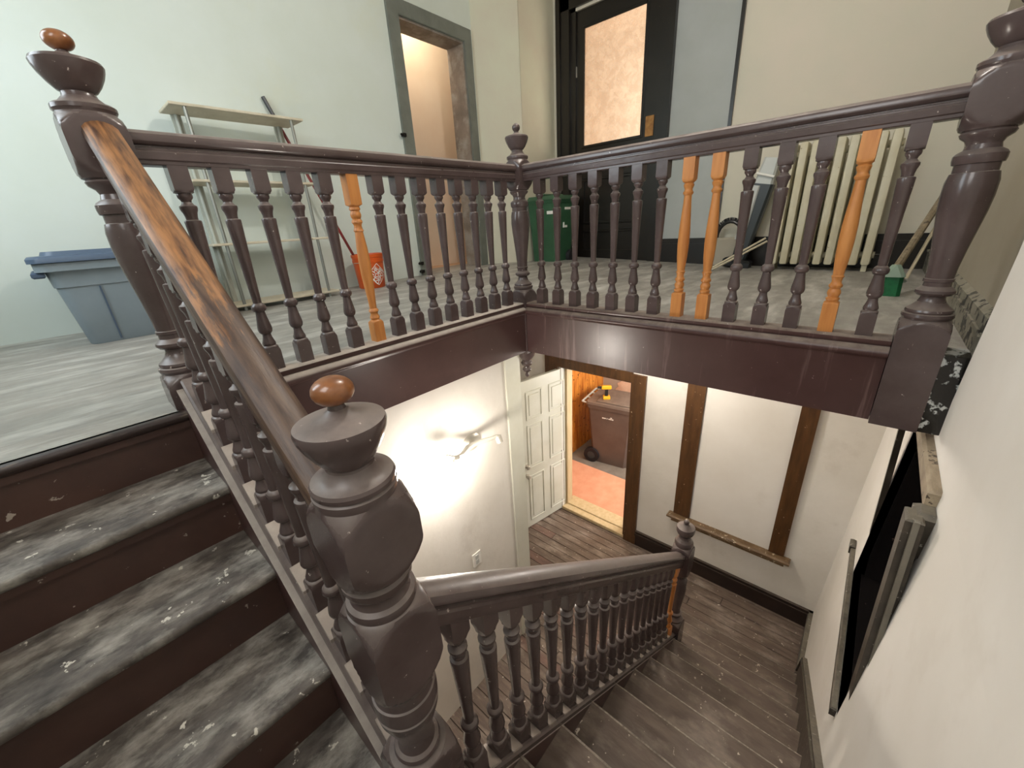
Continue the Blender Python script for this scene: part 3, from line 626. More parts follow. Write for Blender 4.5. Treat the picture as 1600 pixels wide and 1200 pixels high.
# lower flight balustrade
def lo_under(x): return -.346-SL*(x+1.723)
g = thing('stair_balustrade', 'lower stair balustrade running down to the small newel post', 'balustrade', (-0.85, PY, -1.6), 'balustrades around the stairwell')
MB().sweep(RS, (PX+.065, PY, lo_under(PX+.065)), (QX-.055, PY, lo_under(QX-.055)), (0, 1, 0)).build('handrail', 'brown', g, ang=30)
MB().sweep(CAP, (PX+.06, PY, lo_under(PX+.06)-.64), (QX-.05, PY, lo_under(QX-.05)-.64), (0, 1, 0)).build('stringer_cap', 'brown', g, ang=30)
SB2 = sloped_bal(.645, SL, 0, 'lower_stair_baluster')
fm = MB(); fm.loops([[(-.022, w, v+SL*.022) for w, v in ((-.035,.0),(.035,.0),(.035,.010),(-.035,.010))], [(.022, w, v-SL*.022) for w, v in ((-.035,.0),(.035,.0),(.035,.010),(-.035,.010))]])
FM2 = fm.mesh('lower_fillet'); FM2.materials.append(M['fillet'])
SBP = SB2.copy(); SBP.materials.clear(); SBP.materials.append(M['pine'])
for k in range(19):
    x = -1.723+k*0.0975
    if x > QX-.08: break
    o = inst('baluster', SBP if k == 18 else SB2, g, (x, PY, lo_under(x)-.643)); inst('fillet', FM2, g, (x-.049, PY, lo_under(x-.049)-.64))
    if k == 18: o['label'] = 'orange pine baluster next to the small newel post'

# ------------------------------------------------------------------ upper flight
st = thing('staircase', 'short upper flight of worn grey stairs at the lower left', 'stairs', (-2.45, -0.6, ZL))
RU, TU, Y0 = 0.19, 0.256, -0.118
XS = -1.945
def nosed(b, x0, x1, yf, yb, zt, t=0.032):
    # tread with a rounded front (towards -y)
    pr = [(yb, zt), (yf+.012, zt), (yf+.003, zt-.005), (yf, zt-.015), (yf+.003, zt-.025), (yf+.012, zt-t), (yb, zt-t)]
    b.loops([[(x0, y, z) for y, z in pr], [(x1, y, z) for y, z in pr]])
b = MB(); nosed(b, -3.0, XS, Y0, -0.075, 0.0); b.build('landing_nosing', 'nose', st, ang=50)
for k in range(0, 5):
    yn = Y0-k*TU
    if k: b = MB(); nosed(b, -3.0, XS, yn, yn+TU+.03, -k*RU); b.build('tread', 'tread', st, ang=50)
    b = MB(); b.box(-3.0, XS, yn+.026, yn+.044, -(k+1)*RU, -k*RU-.032); b.box(-3.0, XS, yn+.014, yn+.026, -k*RU-.055, -k*RU-.032); b.build('riser', 'riser', st, smooth=False)
b = MB()
pr = [(-.05, up_under(-.05)-.675), (PY+.05, up_under(PY+.05)-.675), (PY+.05, ZL), (-.05-.0, up_under(-.05)-1.15)]
pr = [(-.05, up_under(-.05)-.672), (PY+.05, up_under(PY+.05)-.672), (PY+.05, ZL-.02), (-.85, ZL-.02), (-.05, -.55)]
b.loops([[(XS, y, z) for y, z in pr], [(XS+.085, y, z) for y, z in pr]])
b.build('stringer', 'brown2', st, smooth=False)
b = MB(); b.box(-3.0, -1.80, -2.10, Y0-4*TU+.03, ZL-.04, ZL)
tag(b.build('floor', 'tread', smooth=False), 'worn grey stair landing at the foot of the upper flight', kind='structure')

# ------------------------------------------------------------------ lower flight
st = thing('staircase', 'long lower flight of dusty brown stairs descending to the hall', 'stairs', (-0.5, -1.6, ZG))
X0, TL, RL = -1.80, 0.2343, 2.09/12
b = MB()
for k in range(0, 12):
    xn = X0+k*TL; z = ZL-k*RL
    yw = wally(z)+.02; ye = -1.215 if k < 9 else -1.06
    pr = [(xn-TL-.02, z), (xn-.010, z), (xn-.002, z-.006), (xn, z-.015), (xn-.003, z-.025), (xn-.012, z-.03), (xn-TL-.02, z-.03)]
    if k == 0: pr = [(xn-.12 if p[0] < xn-.1 else p[0], p[1]) for p in pr]
    t = MB(); t.loops([[(x, yw, q) for x, q in pr], [(x, ye, q) for x, q in pr]]); tr = t.build('tread', 'ltread', st, ang=50)
    e = MB(); e.loops([[(x, yw, q) for x, q in ((xn-.011, z+.0012), (xn-.001, z-.0055), (xn+.0012, z-.015), (xn-.010, z-.012))], [(x, ye, q) for x, q in ((xn-.011, z+.0012), (xn-.001, z-.0055), (xn+.0012, z-.015), (xn-.010, z-.012))]]); e.build('nosing', 'edge', tr, ang=50)
    t = MB(); t.box(xn-.045, xn-.028, yw, ye, z-RL, z-.03); t.build('riser', 'riser', st, smooth=False)
b = MB(); pr = [(PX+.05, lo_under(PX+.05)-.672), (QX-.05, lo_under(QX-.05)-.672), (QX-.05, ZG), (QX-.35, ZG), (PX+.05, ZL-.35)]
b.loops([[(x, -1.225, z) for x, z in pr], [(x, -1.140, z) for x, z in pr]]); b.build('stringer', 'brown2', st, smooth=False)
# wall skirting of the lower flight (follows the wall)
b = MB()
def nl(x): return ZL-SL*(x-X0)
pts = [(-1.9, nl(-1.9)+.20), (0.78, nl(0.78)+.20), (0.82, ZG+.20), (XW, ZG+.20)]
for off, dz0, dz1 in ((.022, -.34, -.05), (.034, -.05, -.03), (.022, -.03, -.012), (.030, -.012, 0)):
    rings = []
    for x, z in pts:
        lo = max(z+dz0, ZG) ; hi = z+dz1
        rings.append([(x, wally(lo), lo), (x, wally(lo)+off, lo), (x, wally(hi)+off, hi), (x, wally(hi), hi)])
    b.loops(rings)
b.build('wall_skirting', 'nichetrim', st, smooth=False)
b = MB(); b.box(-1.86, QX-.3, -1.16, -1.13, ZG, ZG+.3)
b = MB(); pr = [(-1.86, ZG), (QX-.3, ZG), (-1.80, ZL-.3), (-1.86, ZL-.3)]
b.loops([[(x, -1.165, z) for x, z in pr], [(x, -1.145, z) for x, z in pr]]); b.build('spandrel', 'plaster', st, smooth=False)

# ------------------------------------------------------------------ grey doorway of the left wall
d = thing('door_1', 'grey-green door frame opening onto a peach room', None, (1.6, lwy(1.6), 0), kind='structure')
an = math.atan(0.05); FMX = Matrix.Translation((0, 2.40, 0)) @ Matrix.Rotation(an, 4, 'Z')
b = MB(); b.box(DX0-.14, DX0, -.03, 0, -.02, DZ+.14, FMX, .008); b.build('side_casing', 'frame', d, smooth=False)
b = MB(); b.box(DX1, DX1+.12, -.03, 0, -.05, DZ+.14, FMX, .008); b.build('side_casing', 'frame', d, smooth=False)
b = MB(); b.box(DX0, DX1, -.03, 0, DZ, DZ+.14, FMX, .008); b.build('head_casing', 'frame', d, smooth=False)
b = MB(); b.box(DX1-.02, DX1+.001, 0, .26, -.05, DZ, FMX); b.box(DX0-.001, DX0+.02, 0, .26, 0, DZ, FMX); b.box(DX0, DX1, 0, .26, DZ-.02, DZ+.001, FMX); b.build('jamb', 'jamb', d, smooth=False)
for z in (1.50, 0.145, 0.05):
    b = MB(); b.box(DX0-.165, DX0-.12, -.05, -.012, z-.018, z+.018, FMX, .004); b.tube([(DX0-.16, lwy(DX0)-.05, z), (DX0-.19, lwy(DX0)-.055, z)], .012, 8); b.build('hinge_pin', 'darkmetal', d, smooth=False)
light('POINT', 'peach_room_lamp', (1.75, 2.85, 3.05), 26, (1.0, 0.87, 0.70), radius=0.08)

# ------------------------------------------------------------------ black glazed door
d = thing('door_2', 'tall black door with a glazed upper panel and wide black casing', None, (XF, 1.2, 0), kind='structure')
def part(name, m, *boxes, bev=.005, par=None):
    b = MB()
    for q in boxes: b.box(*q, bev=bev)
    return b.build(name, m, par or d, smooth=False)
part('side_casing', 'black', (XF-.04, XF, 1.83, 1.99, -.1, 3.2), (XF-.065, XF-.0, 1.96, 2.02, -.1, 3.2))
part('side_casing', 'black', (XF-.04, XF, .50, .59, -.12, 3.2), (XF-.065, XF-.0, .43, .50, -.12, 3.2))
part('head_casing', 'black', (XF-.04, XF, .50, 1.99, 3.0, 3.2))
part('jamb', 'black', (XF-.0, XF+.14, 1.75, 1.86, -.1, 3.1), (XF-.0, XF+.14, .56, .62, -.1, 3.1))
lf = part('door_leaf', 'black', (XF+.03, XF+.075, 1.655, 1.75, -.07, 3.0), (XF+.03, XF+.075, .62, .79, -.07, 3.0), (XF+.03, XF+.075, .79, 1.655, 2.79, 3.0), (XF+.03, XF+.075, .79, 1.655, 1.06, 1.46), (XF+.03, XF+.075, .79, 1.655, .37, .46), (XF+.03, XF+.075, .79, 1.655, -.07, .10), (XF+.045, XF+.06, .79, 1.655, .0, 1.1))
part('panel_moulding', 'black', (XF+.022, XF+.045, .79, 1.655, 1.03, 1.06), (XF+.022, XF+.045, .79, 1.655, .46, .49), (XF+.022, XF+.045, .79, 1.655, .345, .37), (XF+.022, XF+.045, 1.62, 1.655, .1, 1.03), (XF+.022, XF+.045, .79, .825, .1, 1.03), par=lf)
part('glazing_bead', 'black', (XF+.020, XF+.04, 1.63, 1.665, 1.44, 2.80), (XF+.020, XF+.04, .78, .81, 1.44, 2.80), (XF+.020, XF+.04, .80, 1.64, 2.77, 2.80), (XF+.020, XF+.04, .80, 1.64, 1.44, 1.475), par=lf)
part('pane', 'dirtyglass', (XF+.05, XF+.056, .79, 1.655, 1.46, 2.79), bev=0, par=lf)['label'] = 'hazy dirty glass pane'
part('lock_patch', 'osb', (XF+.020, XF+.031, .64, .745, 1.44, 1.66), bev=.003, par=lf)
part('hinge', 'metal', (XF+.01, XF+.03, 1.745, 1.76, 2.28, 2.40), (XF+.01, XF+.03, 1.745, 1.76, .50, .62), bev=.003, par=lf)

# ------------------------------------------------------------------ open white door on the ground floor
H = Vector((1.60, .70, ZG)); dr = Vector((-.777, .152, 0)).normalized()
t = thing('door_leaf', 'open white six-panel door beside the ground floor doorway', 'door', tuple(H))
LM = Matrix.Translation(H) @ Matrix.Rotation(math.atan2(dr.y, dr.x), 4, 'Z')   # local x along leaf, +y towards the camera side? see below
WD, HD, TH = .79, 1.985, .044
# local +y of this frame points to (-.19,-.98): towards the camera
b = MB(); b.box(0, WD, -TH, 0, .012, HD, LM, .003); b.build('slab', 'doorwhite', t, smooth=False)
for (u0, u1, z0, z1) in ((.09,.335,1.50,1.85),(.44,.68,1.50,1.85),(.09,.335,.86,1.44),(.44,.68,.86,1.44),(.09,.335,.11,.76),(.44,.68,.11,.76)):
    b = MB(); e = .018
    for q in ((u0,u1,z0,z0+e),(u0,u1,z1-e,z1),(u0,u0+e,z0+e,z1-e),(u1-e,u1,z0+e,z1-e)): b.box(q[0], q[1], 0, .009, q[2], q[3], LM, .004)
    p = b.build('panel_moulding', 'doorwhite', t, smooth=False)
    b = MB(); b.box(u0+.045, u1-.045, -.001, .007, z0+.045, z1-.045, LM, .006); b.build('raised_panel', 'doorwhite', p, smooth=False)
for z, r in ((.915, .026), (.785, .028)):
    b = MB(); mt = LM @ Matrix.Translation((.715, 0, z)) @ Matrix.Rotation(R(-90), 4, 'X')
    b.turned([(0, r*1.05, 1), (.008, r*1.05, 1), (.010, .012, 1), (.028, .012, 1), (.034, r*.8, 1), (.046, r, 1), (.058, r*.8, 1), (.062, .004, 1)], 1, 16, mt); b.build('deadbolt' if z > .9 else 'door_knob', 'metal', t, ang=40)

# ------------------------------------------------------------------ sconce
t = thing('wall_sconce', 'lit two-arm brushed nickel wall light on the white plaster wall', 'wall light', (-.60, .01, -.80))
b = MB(); mt = Matrix.Translation((-.60, .01, -.80)) @ Matrix.Rotation(R(90), 4, 'X') @ Matrix.Scale(1.35, 4, (1, 0, 0))
b.turned([(0, .06, 1), (.010, .06, 1), (.018, .052, 1), (.024, .035, 1), (.030, .002, 1)], 1, 24, mt); b.build('backplate', 'metal', t, ang=40)
b = MB(); b.tube([(-.905, -.12, -.70), (-.86, -.14, -.735), (-.79, -.12, -.755), (-.71, -.08, -.76), (-.66, -.07, -.765), (-.60, -.085, -.765), (-.53, -.115, -.765), (-.485, -.13, -.76)], [.008, .013, .016, .018, .018, .017, .014, .011], 10); b.tube([(-.62, .0, -.80), (-.66, -.07, -.765)], .014, 10); b.build('arm', 'metal', t)
b = MB(); b.turned([(0, .010, 1), (.004, .022, 1), (.050, .022, 1), (.052, .018, 1), (.050, .002, 1)], 1, 16, Matrix.Translation((-.485, -.13, -.755)) @ Matrix.Rotation(R(160), 4, 'X')); b.build('empty_socket', 'metal', t)
b = MB(); b.turned([(0, .010, 1), (.004, .020, 1), (.034, .020, 1), (.036, .002, 1)], 1, 16, Matrix.Translation((-.855, -.15, -.725)) @ Matrix.Rotation(R(200), 4, 'X')); b.build('socket', 'metal', t)
b = MB(); b.turned([(-.105, .002, 1), (-.102, .014, 1), (-.092, .027, 1), (-.075, .035, 1), (-.055, .034, 1), (-.035, .024, 1), (-.020, .016, 1), (.01, .014, 1)], 1, 20, Matrix.Translation((-.855, -.165, -.755)) @ Matrix.Rotation(R(-55), 4, 'X')); b.build('bulb', 'bulb_lit', t)['label'] = 'glowing white bulb'
t = thing('power_outlet', 'white power outlet low on the sconce wall', 'outlet', (-.67, .01, -1.76))
b = MB(); b.box(-.71, -.63, .002, .01, -1.82, -1.70, bev=.002); b.build('cover_plate', 'white', t, smooth=False)
b = MB(); b.box(-.685, -.655, -.001, .003, -1.755, -1.72, bev=.001); b.box(-.685, -.655, -.001, .003, -1.80, -1.765, bev=.001); b.build('sockets', 'silver', t, smooth=False)
t = thing('power_outlet', 'white outlet plate low on the pale upper wall beside the grey doorway', 'outlet', (.80, lwy(.80), .26))
b = MB(); b.box(.76, .84, lwy(.8)-.010, lwy(.8)-.001, .25, .36, bev=.002); b.build('cover_plate', 'white', t, smooth=False)
b = MB(); b.box(.785, .815, lwy(.8)-.013, lwy(.8)-.009, .265, .295, bev=.001); b.box(.785, .815, lwy(.8)-.013, lwy(.8)-.009, .31, .34, bev=.001); b.build('sockets', 'silver', t, smooth=False)

t = thing('ceiling_lamp', 'round flush lamp on the hall ceiling hidden behind the right gallery fascia', 'ceiling lamp', (0.75, -0.55, -0.305))
b = MB(); b.turned([(-.03, .12, 1), (0, .13, 1)], 1, 24, Matrix.Translation((0.75, -0.55, -0.305))); b.build('base', 'white', t)
b = MB(); b.turned([(-.075, .02, 1), (-.07, .06, 1), (-.05, .10, 1), (-.03, .115, 1)], 1, 24, Matrix.Translation((0.75, -0.55, -0.305))); b.build('diffuser', 'bulb', t)
light('POINT', 'hall_lamp_light', (0.75, -0.55, -0.45), 30, (1.0, 0.94, 0.87), radius=0.07)
# ceiling lamp over the stairwell (above the frame)
t = thing('ceiling_lamp', 'bare bulb ceiling lamp above the stairwell', 'ceiling lamp', (0.15, -0.75, 3.35))
b = MB(); b.turned([(-.09, .02, 1), (-.06, .05, 1), (0, .07, 1)], 1, 16, Matrix.Translation((0.15, -0.75, 3.35))); b.build('base', 'white', t)
b = MB(); b.turned(ellipse_prof(-.15, .06, .05, 10), 1, 16, Matrix.Translation((0.15, -0.75, 3.35))); b.build('bulb', 'bulb', t)
light('POINT', 'ceiling_lamp_light', (0.15, -0.75, 3.05), 105, (1.0, 0.945, 0.88), radius=0.07)

# ------------------------------------------------------------------ grey tote with blue lid
cx, cyy = -1.77, 1.86
t = thing('storage_tote', 'grey plastic storage tote with dark blue lid by the left wall', 'storage tote', (cx, cyy, 0))
def rrect(hx, hy, r, z, n=4):
    out = []
    for qx, qy, a0 in ((1,1,0),(-1,1,90),(-1,-1,180),(1,-1,270)):
        for i in range(n+1):
            a = R(a0+90*i/n); out.append((cx+qx*(hx-r)+r*math.cos(a), cyy+qy*(hy-r)+r*math.sin(a), z))
    return out
b = MB(); b.loops([rrect(.29, .20, .05, 0), rrect(.295, .205, .05, .01), rrect(.33, .235, .05, .34), rrect(.337, .242, .05, .342), rrect(.345, .25, .05, .43), rrect(.38, .28, .05, .432), rrect(.38, .28, .05, .475)]); b.build('tub', 'grey_tote', t, ang=40)
b = MB(); b.loops([rrect(.395, .295, .05, .478), rrect(.395, .295, .05, .50), rrect(.385, .285, .05, .512), rrect(.335, .24, .05, .514), rrect(.325, .23, .05, .535)]); b.build('lid', 'blue_lid', t, ang=40)
b = MB(); b.box(cx-.40, cx-.345, cyy-.24, cyy+.20, .40, .432, bev=.008); b.build('grip', 'blue_lid', t, smooth=False)
for xx in (-.155, .155):
    b = MB(); b.loops([[(cx+xx-.004+dx, cyy-.206-dy, z) for dx, dy, z in ((0,0,.015),(.008,0,.015),(.008,.031,.335),(0,.031,.335))], [(cx+xx-.004+dx, cyy-.212-dy, z) for dx, dy, z in ((0,0,.015),(.008,0,.015),(.008,.031,.335),(0,.031,.335))]])
    b.build('rib', 'blue_lid', t, smooth=False)

# ------------------------------------------------------------------ shelf unit
t = thing('shelf_unit', 'open metal-legged shelf unit with four worn boards against the left wall', 'shelf', (-.78, 2.12, 0))
for z in (.035, .50, .935, 1.40):
    b = MB(); b.box(-1.22, -.34, 1.97, 2.27, z, z+.018, bev=.003); b.build('shelf_board', 'particle', t, smooth=False)
for xx in (-1.13, -.43):
    for yy in (1.99, 2.25):
        b = MB(); b.tube([(xx, yy, 0), (xx, yy, 1.40)], .0125, 8); b.build('leg', 'tube' if yy < 2.1 else 'greytube', t)
    b = MB(); b.box(xx-.006, xx+.006, 2.03, 2.21, .06, 1.40, bev=.002)
b = MB(); b.box(-1.16, -1.10, 2.255, 2.275, .0, 1.40); b.build('back_upright', 'greytube', t, smooth=False)
b = MB(); b.box(-.46, -.40, 2.255, 2.275, .0, 1.40); b.build('back_upright', 'greytube', t, smooth=False)

# ------------------------------------------------------------------ orange bucket with lettering, red stick
bx, by = .10, 2.14
t = thing('bucket', 'orange plastic pail with white diamond lettering on the upper floor', 'bucket', (bx, by, 0))
TB = Matrix.Translation((bx, by, 0))
b = MB(); b.turned([(0, .125, 1), (.006, .13, 1), (.25, .147, 1), (.252, .152, 1), (.275, .153, 1), (.277, .149, 1), (.30, .151, 1), (.302, .157, 1), (.33, .158, 1), (.332, .152, 1), (.30, .145, 1), (.02, .122, 1)], 1, 36, TB); b.build('pail', 'bucket', t, ang=40)
def text_mesh(txt, size):
    cu = bpy.data.curves.new('lettering', 'FONT'); cu.body = txt; cu.size = size; cu.align_x = 'CENTER'; cu.align_y = 'CENTER'; cu.space_line = 0.82; cu.extrude = 0.0; cu.offset = 0.0012
    o = bpy.data.objects.new('lettering_tmp', cu); COL.objects.link(o)
    bpy.context.view_layer.update(); dg = bpy.context.evaluated_depsgraph_get(); me = bpy.data.meshes.new_from_object(o.evaluated_get(dg))
    bpy.data.objects.remove(o); return me
tm = text_mesh('THE\nHOME\nDEPOT', 0.052)
fa = math.atan2(-1.78-by, -2.11-bx)+0.52      # lettering turned a little to the right of the viewer
ca, sa = math.cos(R(45)), math.sin(R(45))
def wrap(u, v, off=0.0025):
    z = .135+v; rad = .13+(.147-.13)*(z/.25)+off; a = fa+u/rad
    return (bx+rad*math.cos(a), by+rad*math.sin(a), z)
for v in tm.vertices:
    u, w = v.co.x, v.co.y; u, w = u*ca-w*sa, u*sa+w*ca
    p = wrap(u, w); v.co = (p[0]-bx, p[1]-by, p[2])
tm.materials.append(M['white']); lo = bpy.data.objects.new('lettering', tm); COL.objects.link(lo); lo.parent = t
b = MB()
c = [(0, -.105), (.105, 0), (0, .105), (-.105, 0)]
for i in range(4):
    p, q = Vector(c[i]), Vector(c[(i+1) % 4]); dd = (q-p); nn = Vector((-dd.y, dd.x)).normalized()*.003
    for s in range(6):
        a0, a1 = p+dd*s/6, p+dd*(s+1)/6
        b.add([wrap(*(a0-nn)), wrap(*(a1-nn)), wrap(*(a1+nn)), wrap(*(a0+nn))], [(0,1,2,3)])
b.build('logo_outline', 'white', t, smooth=False)
b = MB(); b.tube([(bx+.155*math.cos(a), by+.155*math.sin(a)-.02*math.sin(a), .255-.05*math.sin(a*1.0 if a < math.pi else 0)) for a in [math.pi*i/12+math.pi for i in range(13)]], .003, 6); b.build('handle', 'metal', t)
t = thing('red_pole', 'dark red pole with black tip leaning from the orange bucket to the wall', 'pole', (.06, 2.15, .05))
A, B = Vector((.085, 2.16, .03)), Vector((-.455, 2.355, 1.63)); C = A+(B-A)*.90
b = MB(); b.tube([A, C], .013, 10); b.build('shaft', 'redstick', t)
b = MB(); b.tube([C, B], .0155, 10); b.build('tip', 'blackplastic', t)

# ------------------------------------------------------------------ green bin by the black door
t = thing('green_bin', 'green plastic waste bin with white labels beside the black door', 'bin', (2.86, 1.83, -.03))
GM = Matrix.Translation((2.86, 1.83, floorz(2.86, 1.83))) @ Matrix.Rotation(R(0), 4, 'Z')
def taper(b, hx0, hy0, hx1, hy1, z0, z1, mt, e=.02):
    def ring(hx, hy, z): return [(hx-e,-hy,z),(hx,-hy+e,z),(hx,hy-e,z),(hx-e,hy,z),(-hx+e,hy,z),(-hx,hy-e,z),(-hx,-hy+e,z),(-hx+e,-hy,z)]
    b.loops([ring(hx0, hy0, z0), ring(hx1, hy1, z1)], True, mt)
b = MB(); taper(b, .20, .19, .245, .23, 0, .76, GM); taper(b, .255, .24, .26, .245, .76, .80, GM); b.build('body', 'greenbin', t, smooth=False)
b = MB(); taper(b, .265, .25, .24, .225, .80, .85, GM); b.box(-.26, .2, -.07, .07, .85, .875, GM, .01); b.build('lid', 'greenbin', t, smooth=False)
b = MB(); b.box(-.245, -.235, -.20, -.10, .62, .66, GM); b.box(.0, .16, -.232, -.224, .67, .70, GM); b.box(-.03, .06, -.225, -.212, .44, .47, GM); b.box(-.03, -.01, -.226, -.213, .47, .51, GM); b.build('label_marks', 'white', t, smooth=False)
b = MB(); b.tube([(2.86+.14, 1.83-.26, .05), (2.86+.14, 1.83-.20, .05)], .09, 16); b.build('wheel', 'rubber', t)

# ------------------------------------------------------------------ radiator
rz = -.075
t = thing('radiator', 'cream painted cast iron column radiator behind the right gallery balustrade', 'radiator', (3.06, -1.43, rz))
def sec_mesh():
    b = MB(); n = 10
    def slab(x0, x1, hw, z0, z1):
        rings = []
        for z, s in ((z0, .8), (z0+.006, .95), (z0+.015, 1), (z1-.03, 1), (z1-.012, .9), (z1, .6)):
            ring = []
            for i in range(12):
                a = 2*math.pi*i/12; ring.append(((x0+x1)/2+(x1-x0)/2*math.copysign(abs(math.cos(a))**.45, math.cos(a)), hw*s*math.copysign(abs(math.sin(a))**.35, math.sin(a)), z))
            rings.append(ring)
        b.loops(rings)
    slab(-.12, .11, .0365, .06, 1.16)
    b.tube([(0, -.052, .14), (0, .052, .14)], .03, 10); b.tube([(0, -.052, 1.06), (0, .052, 1.06)], .03, 10)
    me = b.mesh('section', ang=50); me.materials.append(M['rad']); return me
SM = sec_mesh()
for k in range(9): inst('section', SM, t, (3.06, -.94-.093*k, rz))
for k in (0, 8):
    b = MB(); b.box(2.96, 3.16, -.96-.093*k, -.92-.093*k, rz-.012, rz+.07, bev=.01); b.build('foot', 'rad', t, smooth=False)
b = MB(); b.tube([(3.06, -1.73, rz+.14), (3.06, -1.84, rz+.14), (3.06, -1.84, rz-.01)], .014, 8); b.build('supply_pipe', 'darkmetal', t)

# ------------------------------------------------------------------ upright vacuum, brush, sticks by the radiator
fz = floorz(3.15, -.6)
t = thing('upright_cleaner', 'black and grey upright cleaner standing left of the radiator', 'vacuum cleaner', (3.15, -.62, fz))
VM = Matrix.Translation((3.15, -.56, fz)) @ Matrix.Rotation(R(10), 4, 'X')
b = MB(); b.box(-.12, .03, -.14, .14, .0, .10, VM, .02); b.build('base', 'blackplastic', t, smooth=False)
b = MB(); taper(b, .06, .07, .075, .095, .10, .86, VM, .02); b.build('body', 'darkgrey', t, smooth=False)
b = MB(); taper(b, .03, .045, .03, .035, .30, .84, VM @ Matrix.Translation((-.062, .05, 0)), .012); b.build('dust_canister', 'silver', t, smooth=False)
b = MB(); taper(b, .07, .09, .05, .07, .86, 1.10, VM, .02); b.build('head', 'silver', t, smooth=False)
b = MB(); b.tube([VM @ Vector((-.085, -.085, .93)), VM @ Vector((-.085, .085, .95))], .012, 8); b.build('front_bar', 'white', t)
t = thing('push_brush', 'dark curved bristle brush head standing against the blue-grey wall', 'brush', (3.22, -.42, floorz(3.2, -.4)))
pts = [(3.22, -.42+.13*math.cos(a), .24+.17*math.sin(a)) for a in [math.pi*i/10*1.0 for i in range(11)]]
b = MB(); b.tube(pts, .018, 8); b.build('bow', 'blackplastic', t)
b = MB()
for i in range(70):
    a = math.pi*(i+.5)/70; c = Vector((3.22, -.42+.13*math.cos(a), .24+.17*math.sin(a))); dv = Vector((random.uniform(-.3, .3), math.cos(a), math.sin(a))).normalized()
    b.tube([c, c+dv*.045], .004, 4)
o = b.build('bristles', 'rubber', t, smooth=False); o['kind'] = 'stuff'
b = MB(); b.box(3.19, 3.25, -.57, -.27, floorz(3.2, -.4), .24, bev=.02); b.build('plate', 'shadegrey', t, smooth=False)
for i, (dy, lab) in enumerate(((0, 'upper of two pale sticks leaning beside the radiator'), (-.035, 'lower of two pale sticks leaning beside the radiator'))):
    t = thing('pale_stick', lab, 'stick', (2.72, -.42, -.06), 'pale sticks by the radiator')
    b = MB(); b.tube([(2.70-.02*i, -.40+dy, floorz(2.7, -.4)+.012), (3.02-.02*i, -.83+dy*.6, .235-.03*i)], .011, 8); b.build('rod', 'palestick', t)
    b = MB(); b.tube([(2.695-.02*i, -.393+dy, floorz(2.7, -.4)+.010), (2.701-.02*i, -.401+dy, floorz(2.7, -.4)+.014)], .0125, 8); b.build('end_cap', 'silver', t)

# green broom leaning at the right gallery end
t = thing('green_broom', 'short green-headed broom leaning on the shade-toned side wall near the right newel', 'broom', (1.44, -1.87, floorz(1.44, -1.87)))
A = Vector((1.44, -1.87, floorz(1.44, -1.87))); B = Vector((2.45, -2.09, .72))
b = MB(); taper(b, .055, .055, .05, .05, 0, .12, Matrix.Translation(A), .02); b.build('bristles', 'green', t, smooth=False)
b = MB(); taper(b, .058, .058, .022, .022, .12, .19, Matrix.Translation(A), .02); b.build('cap', 'bristlecap', t, smooth=False)
b = MB(); b.tube([A+Vector((0, 0, .16)), B], .022, 10); b.build('handle', 'stick', t)
t = thing('thin_rod', 'thin pale rod leaning beside the green broom', 'rod', (1.49, -1.92, -.02))
b = MB(); b.tube([(1.49, -1.93, .05), (2.40, -2.105, .62)], .010, 8); b.build('rod', 'palestick', t)
b = MB(); b.tube([(1.485, -1.929, .047), (1.50, -1.932, .056)], .0115, 8); b.build('end_cap', 'silver', t)

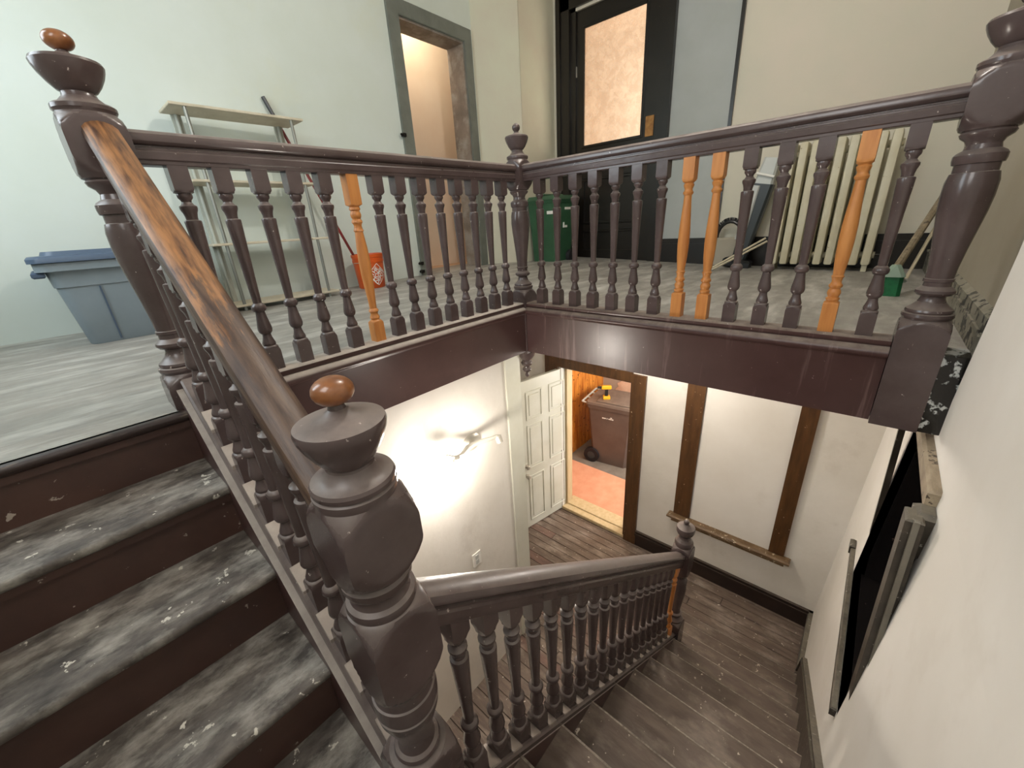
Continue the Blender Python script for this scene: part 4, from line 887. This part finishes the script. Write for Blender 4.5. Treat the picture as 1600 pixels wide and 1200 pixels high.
# ------------------------------------------------------------------ brown wheelie bin and drill in the vestibule
zf = -3.02
t = thing('wheelie_bin', 'brown two-wheeled waste bin standing beyond the ground floor doorway', 'bin', (2.95, .77, zf))
BM = Matrix.Translation((2.95, .76, zf)) @ Matrix.Rotation(R(8), 4, 'Z')
b = MB(); taper(b, .24, .27, .29, .345, .0, .95, BM, .04); taper(b, .305, .36, .31, .365, .94, 1.0, BM, .04); b.build('body', 'bin', t, smooth=False)
b = MB(); taper(b, .315, .375, .30, .36, 1.0, 1.03, BM, .04); b.box(-.25, .25, -.30, .22, 1.03, 1.045, BM, .01); b.box(-.08, .08, -.43, -.36, .985, 1.02, BM, .012); b.build('lid', 'bin', t, smooth=False)
b = MB(); b.tube([BM @ Vector((-.27, .43, 1.01)), BM @ Vector((.27, .43, 1.01))], .016, 10)
for q in (-.27, -.09, .09, .27): b.tube([BM @ Vector((q, .36, 1.0)), BM @ Vector((q, .43, 1.01))], .014, 8)
b.build('handle', 'silver', t)
for q in (-.26, .26):
    b = MB(); b.tube([BM @ Vector((q-.03, .27, .12)), BM @ Vector((q+.03, .27, .12))], .12, 24); w = b.build('wheel', 'rubber', t)
    b = MB(); b.tube([BM @ Vector((q-.034, .27, .12)), BM @ Vector((q+.034, .27, .12))], .06, 16); b.build('hub', 'darkgrey', w)
b = MB()
for i, q in enumerate((.10, .085, .07, .055, .03, .0, -.015, -.03, -.045, -.06)):
    b.box(-.292, -.287, q-.006, q+.004+.002*(i % 2), .80, .815, BM)
b.box(-.292, -.287, -.045, -.02, .825, .835, BM)
b.build('printed_mark', 'white', t, smooth=False)
t = thing('cordless_drill', 'yellow and black cordless drill standing on the brown bin lid', 'drill', (2.83, .83, zf+1.045))
DM = Matrix.Translation((2.82, .86, zf+1.045)) @ Matrix.Rotation(R(35), 4, 'Z')
b = MB(); b.box(-.04, .04, -.055, .045, 0, .05, DM, .008); b.build('battery', 'yellow', t, smooth=False)
b = MB(); b.box(-.02, .02, -.022, .022, .05, .16, DM, .008); b.build('grip', 'blackplastic', t, smooth=False)
b = MB(); b.box(-.03, .03, -.07, .07, .155, .215, DM, .014); b.build('motor_housing', 'yellow', t, smooth=False)
b = MB(); b.tube([DM @ Vector((0, .07, .185)), DM @ Vector((0, .13, .185))], .018, 12); b.build('chuck', 'blackplastic', t)
